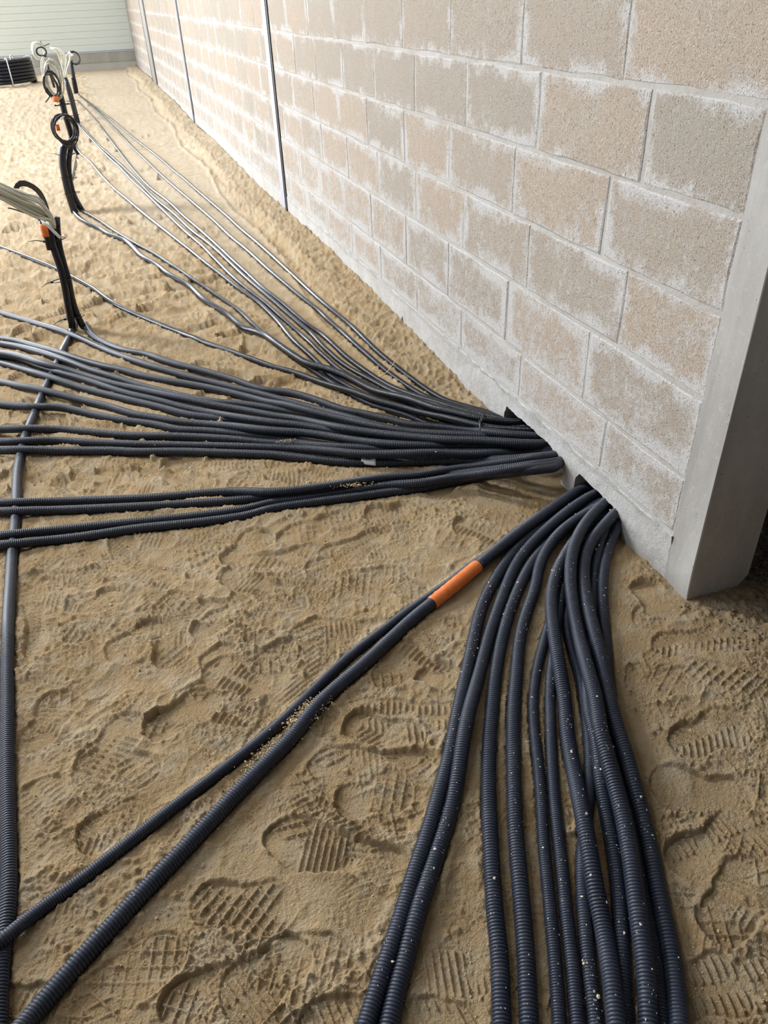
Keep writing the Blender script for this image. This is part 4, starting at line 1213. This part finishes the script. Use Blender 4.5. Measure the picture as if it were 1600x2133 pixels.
def far_risers():
    # the arched one, second from the camera
    Y = 6.35
    f = at_z(150, 442, 0)
    t = thing('cable_riser', tuple(f), 'second upright from the camera, arched pipe with black cable coil', 'riser', 'far cable risers')
    add(t, tube('riser_pipe', pline([(158, 450), (150, 425), (141, 395), (134, 360), (130, 335), (131, 315), (135, 303), (141, 298), (147, 303)], Y), .026, CONDUIT, sides=12, step=.04))
    add(t, tube('riser_pipe', pline([(172, 440), (156, 412), (147, 385), (143, 355), (143, 330), (147, 305), (149, 285), (143, 262), (136, 240), (130, 215), (124, 193)], Y + .05), .021, CONDUIT, sides=12, step=.04))
    add(t, tube('riser_pipe', pline([(163, 322), (157, 312), (152, 295), (148, 270), (140, 245)], Y + .09), .012, CONDUIT, sides=10, step=.04))
    add(t, tube('dark_cable', pline([(124, 195), (121, 180), (112, 165), (105, 152), (102, 146)], Y + .05), .008, BLACK_CABLE, sides=8, step=.03))
    coil(t, 'dark_cable', (136, 269), Y - .04, .078, .092, 7, .0055, BLACK_CABLE)
    coil(t, 'dark_cable', (107, 177), Y, .050, .078, 3, .005, BLACK_CABLE)
    coil(t, 'cable', (111, 165), Y + .03, .052, .118, 11, .0045, WHITE_CABLE, lab='white looped cable')
    o = add(t, tube('tape_wrap', pline([(117, 212), (115, 201)], Y - .03), .020, ORANGE, sides=10, step=.02)); o['label'] = 'orange tape'
    o = add(t, tube('tape_wrap', pline([(122, 272), (119, 259)], Y - .03), .012, ORANGE, sides=10, step=.02)); o['label'] = 'orange tape'
    o = add(t, tube('tape_tail', pline([(126, 249), (132, 243), (137, 238)], Y - .06), .006, WHITE_TIE, sides=6, step=.03)); o['label'] = 'white tie'
    for p, tl in (((146, 372), (124, 369)), ((152, 402), (133, 405)), ((142, 322), (106, 320)), ((131, 218), (151, 218))):
        cable_tie(t, p, Y, .05, tl)
    add(t, tube('cable_tie', pline([(107, 196), (101, 205), (95, 213)], Y), .004, TIE, sides=6, step=.03))
    # third: tall pale spray
    Y = 11.25
    f = at_z(165, 262, float(ground(-.15, 11.3)))
    t = thing('cable_riser', tuple(f), 'leaning far upright crowned by a spray of white cables', 'riser', 'far cable risers')
    add(t, tube('riser_pipe', pline([(166, 268), (163, 258), (157, 235), (148, 200), (141, 178), (135, 162)], Y), .028, CONDUIT, sides=10, step=.06))
    add(t, tube('riser_pipe', pline([(161, 266), (156, 240), (149, 212), (142, 186), (138, 165)], Y - .05), .022, CONDUIT, sides=10, step=.06))
    R4 = random.Random(9)
    for i in range(16):
        q = i / 15
        topx = 123 + 26 * q
        path = [(136 + R4.uniform(-2, 2), 164), (131 + 8 * q, 145), (topx * .9 + 14, 125 + R4.uniform(-4, 4)), (topx - 4, 112 + R4.uniform(-4, 3)), (112 + R4.uniform(-4, 4) + 8 * q, 103 + R4.uniform(-3, 3)), (106 + R4.uniform(-2, 3), 99 + R4.uniform(-2, 3))]
        if q > .6: path[-2:] = [(148 + R4.uniform(-3, 3), 113), (153, 116)]
        o = add(t, tube('cable', pline(path, (Y, Y + R4.uniform(-.1, .1))), .0065, WHITE_CABLE, sides=6, step=.06)); o['label'] = 'white cable'
    cable_tie(t, (150, 210), Y, .05, (134, 211))
    cable_tie(t, (157, 240), Y, .05, (142, 243))
    # fourth
    Y = 14.6
    f = at_z(162, 205, float(ground(-.1, 14.6)))
    t = thing('cable_riser', tuple(f), 'far upright on the right with a small black cable loop on top', 'riser', 'far cable risers')
    add(t, tube('riser_pipe', pline([(162, 212), (159, 185), (153, 158), (147, 124)], Y), .026, CONDUIT, sides=10, step=.08))
    add(t, tube('riser_pipe', pline([(159, 212), (156, 190), (150, 162)], Y - .05), .018, CONDUIT, sides=10, step=.08))
    coil(t, 'dark_cable', (155, 120), Y, .075, .085, 3, .009, BLACK_CABLE)
    o = add(t, tube('tape_tail', pline([(147, 117), (153, 113)], Y - .1), .014, WHITE_TIE, sides=6, step=.03)); o['label'] = 'white tape'
    cable_tie(t, (150, 153), Y, .05, (167, 154))
    # fifth, farthest left
    Y = 15.7
    f = at_z(119, 198, float(ground(-.4, 15.7)))
    t = thing('cable_riser', tuple(f), 'slim farthest upright with a round white cable coil on its tip', 'riser', 'far cable risers')
    add(t, tube('riser_pipe', pline([(119, 202), (109, 168), (99, 137), (93, 112)], Y), .020, CONDUIT, sides=10, step=.08))
    coil(t, 'cable', (81, 106), Y, .10, .115, 9, .010, WHITE_CABLE, lab='white looped cable')
    coil(t, 'dark_cable', (87, 107), Y - .05, .085, .065, 2, .010, BLACK_CABLE)
    o = add(t, tube('cable', pline([(88, 98), (81, 90), (75, 86)], Y), .010, WHITE_CABLE, sides=6, step=.05))
    add(t, tube('cable_tie', pline([(89, 97), (96, 94), (103, 91)], Y), .006, TIE, sides=6, step=.05))
    add(t, tube('cable_tie', pline([(86, 95), (84, 90), (84, 85)], Y), .006, TIE, sides=6, step=.05))


near_riser()
far_risers()


def conduit_coil():
    cy = 16.9
    p = at_y(14, 176, cy)
    gz = float(ground(p[0], cy))
    t = thing('conduit_coil', (p[0], cy, gz), 'coil of new black conduit standing on the sand far left', 'coil')
    r = 0.027; Ro = 0.50
    pts = []
    for lay in range(7):
        for k in range(28):
            a = 2 * math.pi * k / 28
            u = lay + k / 28
            pts.append((p[0] + math.cos(a) * (Ro + .004 * math.sin(lay * 5)), cy + math.sin(a) * Ro, gz + r * .8 + u * r * 1.92))
    add(t, tube('outer_winding', pts, r, CONDUIT, sides=10, step=None))
    pts = [(p[0] + (a - p[0]) * .885, cy + (b - cy) * .885, c) for a, b, c in pts]
    add(t, tube('inner_winding', pts, r, CONDUIT, sides=8, step=None))
    hgt = 8.0 * r * 1.92
    for a in (-1.30, -0.15, 1.2, 2.7, -2.6):
        ca, sa = math.cos(a), math.sin(a)
        ro, ri = Ro + r * 1.15, Ro * .885 - r * 1.15
        path = [(p[0] + ca * q, cy + sa * q, gz + zz) for q, zz in ((ro, 0.0), (ro, hgt * .5), (ro, hgt), ((ro + ri) / 2, hgt + .012), (ri, hgt), (ri, 0.0))]
        o = add(t, tube('strap', path, .010, WHITE_TIE, sides=6, step=None)); o['label'] = 'white strap'


conduit_coil()


def small_things():
    # tie round the two slack conduits near the hole
    c = at_z(1000, 884, 0.055)
    (W1, r1), (W2, r2) = PATH['B1'], PATH['B2']
    i1 = np.argmin(np.linalg.norm(W1[:, :2] - at_z(1008, 874, 0.05)[:2], axis=1)); a = W1[i1]
    i2 = np.argmin(np.linalg.norm(W2[:, :2] - a[:2], axis=1)); b = W2[i2]
    T = W1[i1 + 3] - W1[i1 - 3]; T /= np.linalg.norm(T)
    ax = (b - a) - T * np.dot(b - a, T); L = np.linalg.norm(ax)
    if L < 0.01: ax = np.cross(T, (0, 0, 1.0)); L = np.linalg.norm(ax)
    ax /= L; up = np.cross(ax, T)
    if up[2] < 0: up = -up
    loop = []
    rr_ = max(r1, r2) + .0022
    for k in range(10):
        an = math.pi / 2 + math.pi * k / 9
        loop.append(a + ax * math.cos(an) * rr_ + up * math.sin(an) * rr_)
    bb = a + ax * np.dot(b - a, ax) + up * np.dot(b - a, up)
    for k in range(10):
        an = -math.pi / 2 + math.pi * k / 9
        loop.append(bb + ax * math.cos(an) * rr_ + up * math.sin(an) * rr_)
    loop.append(loop[0])
    t = thing('cable_tie', tuple((a + b) / 2), 'black cable tie binding the two slack conduits near the first hole', 'cable tie')
    add(t, tube('strap', loop, .0030, TIE, sides=6, closed_ends=False))
    hd = bb + ax * rr_ * .4 + up * (rr_ + .002)
    v, f = box_data(-.006, .006, -.005, .005, -.004, .005)
    o = mesh_obj('locking_head', [tuple(hd + np.array(q)) for q in v], f, TIE); add(t, o)
    add(t, tube('tail', [tuple(hd), tuple(hd + np.array([-.010, -.018, .004])), tuple(hd + np.array([-.022, -.045, -.004]))], .0024, TIE, sides=6, step=.01))
    # straw lying over two conduits
    s_ = [tuple(at_z(*q)) for q in ((831, 741, .03), (820, 757, .042), (806, 775, .045), (795, 782, .03), (785, 785, .012))]
    o = tube('straw', s_, .0013, STRAW, sides=6, step=.008); tag(o, 'dried curved straw lying across the two conduits nearest the wall', 'straw')
    # sand thrown over conduits: little drifts
    for px_, py_, z_, n, sx, sy, lab in ((645, 1478, .016, 800, .06, .022, 'drift of sand spilled between the two lower left conduits'),
                                         (570, 1560, .010, 600, .06, .02, 'sand clods between the lower left pair of conduits'),
                                         (735, 1010, .040, 110, .055, .006, 'thin drift of sand caught on the slanting conduit pairs'),
                                         (595, 918, .040, 50, .03, .005, 'small pale sand drift on the left fan of conduits')):
        c = at_z(px_, py_, z_)
        u = at_z(px_ + 40, py_ - (30 if py_ > 1400 else 3), z_) - c; u /= np.linalg.norm(u); v = np.array([-u[1], u[0], 0])
        pts = c + rng.normal(0, 1, (n, 1)) * u * sx * .5 + rng.normal(0, 1, (n, 1)) * v * sy * .5 + np.array([0, 0, 1.0]) * rng.uniform(-.006, .004, (n, 1))
        o = blobs('sand_drift', pts, rng.uniform(.0009, .0030, n), CRUMB); tag(o, lab, 'sand', kind='stuff')
    # loose crumbs over the trodden sand
    n = 5200
    yy = 0.25 + 3.6 * rng.random(n) ** 1.2; xx = rng.uniform(-1.5, 1.12, n)
    keep = gnoise(xx * 4.2, yy * 4.2, 51) + .35 * gnoise(xx * 14, yy * 14, 52) > 0.0
    xx, yy = xx[keep], yy[keep]
    dg = bpy.context.evaluated_depsgraph_get()
    fl = bpy.data.objects['floor']
    pts, sz = [], []
    from mathutils.bvhtree import BVHTree
    for a, b in zip(xx, yy):
        ok, loc, nrm, _ = fl.ray_cast((a, b, 0.5), (0, 0, -1))
        if ok:
            s__ = rng.uniform(.0011, .0028) * (1.8 if rng.random() < .05 else 1)
            pts.append(np.array(loc) + (0, 0, s__ * .3)); sz.append(s__)
    o = blobs('sand_crumbs', np.array(pts), np.array(sz), CRUMB); tag(o, 'loose crumbs of sand scattered over the trodden floor', 'sand', kind='stuff')
    # rubble beyond the column
    n = 4500
    xx = np.where(rng.random(n) < .7, rng.uniform(1.22, 1.95, n), rng.uniform(1.22, 3.2, n)); yy = np.where(xx < 1.95, rng.uniform(0.75, 1.9, n), rng.uniform(0.55, 3.2, n))
    keep = ~((xx < 1.37) & (yy > 1.07)) & (np.hypot(xx - 1.9, (yy - 1.45) * .8) < 1.15) & (xx > 1.37) & (yy > 0.97 + 0.05 * gnoise(xx * 8, yy * 8, 3))
    xx, yy = xx[keep], yy[keep]
    pts, sz = [], []
    for a, b in zip(xx, yy):
        ok, loc, nrm, _ = fl.ray_cast((a, b, 0.5), (0, 0, -1))
        if ok:
            s__ = rng.uniform(.0025, .008) * (2.2 if rng.random() < .08 and a > 1.5 else 1)
            pts.append(np.array(loc) + (0, 0, s__ * .45)); sz.append(s__)
    o = blobs('rubble', np.array(pts), np.array(sz), STONE); tag(o, 'dark grey rubble on the ground behind the concrete column', 'rubble', kind='stuff')

    pts, sz = [], []
    for i in range(700):
        a, b = rng.uniform(1.12, 1.95), rng.uniform(0.62, 1.16)
        if 1.15 < a < 1.37 and b > 1.1: continue
        ok, loc, nrm, _ = fl.ray_cast((a, b, 0.5), (0, 0, -1))
        if ok:
            s__ = rng.uniform(.0015, .0050)
            pts.append(np.array(loc) + (0, 0, s__ * .3)); sz.append(s__)
    o = blobs('earth_clods', np.array(pts), np.array(sz), CLOD); tag(o, 'brown earth clods around the foot of the concrete column', 'earth', kind='stuff')


small_things()
print('done', sum(len(o.data.polygons) for o in bpy.data.objects if o.type == 'MESH'))
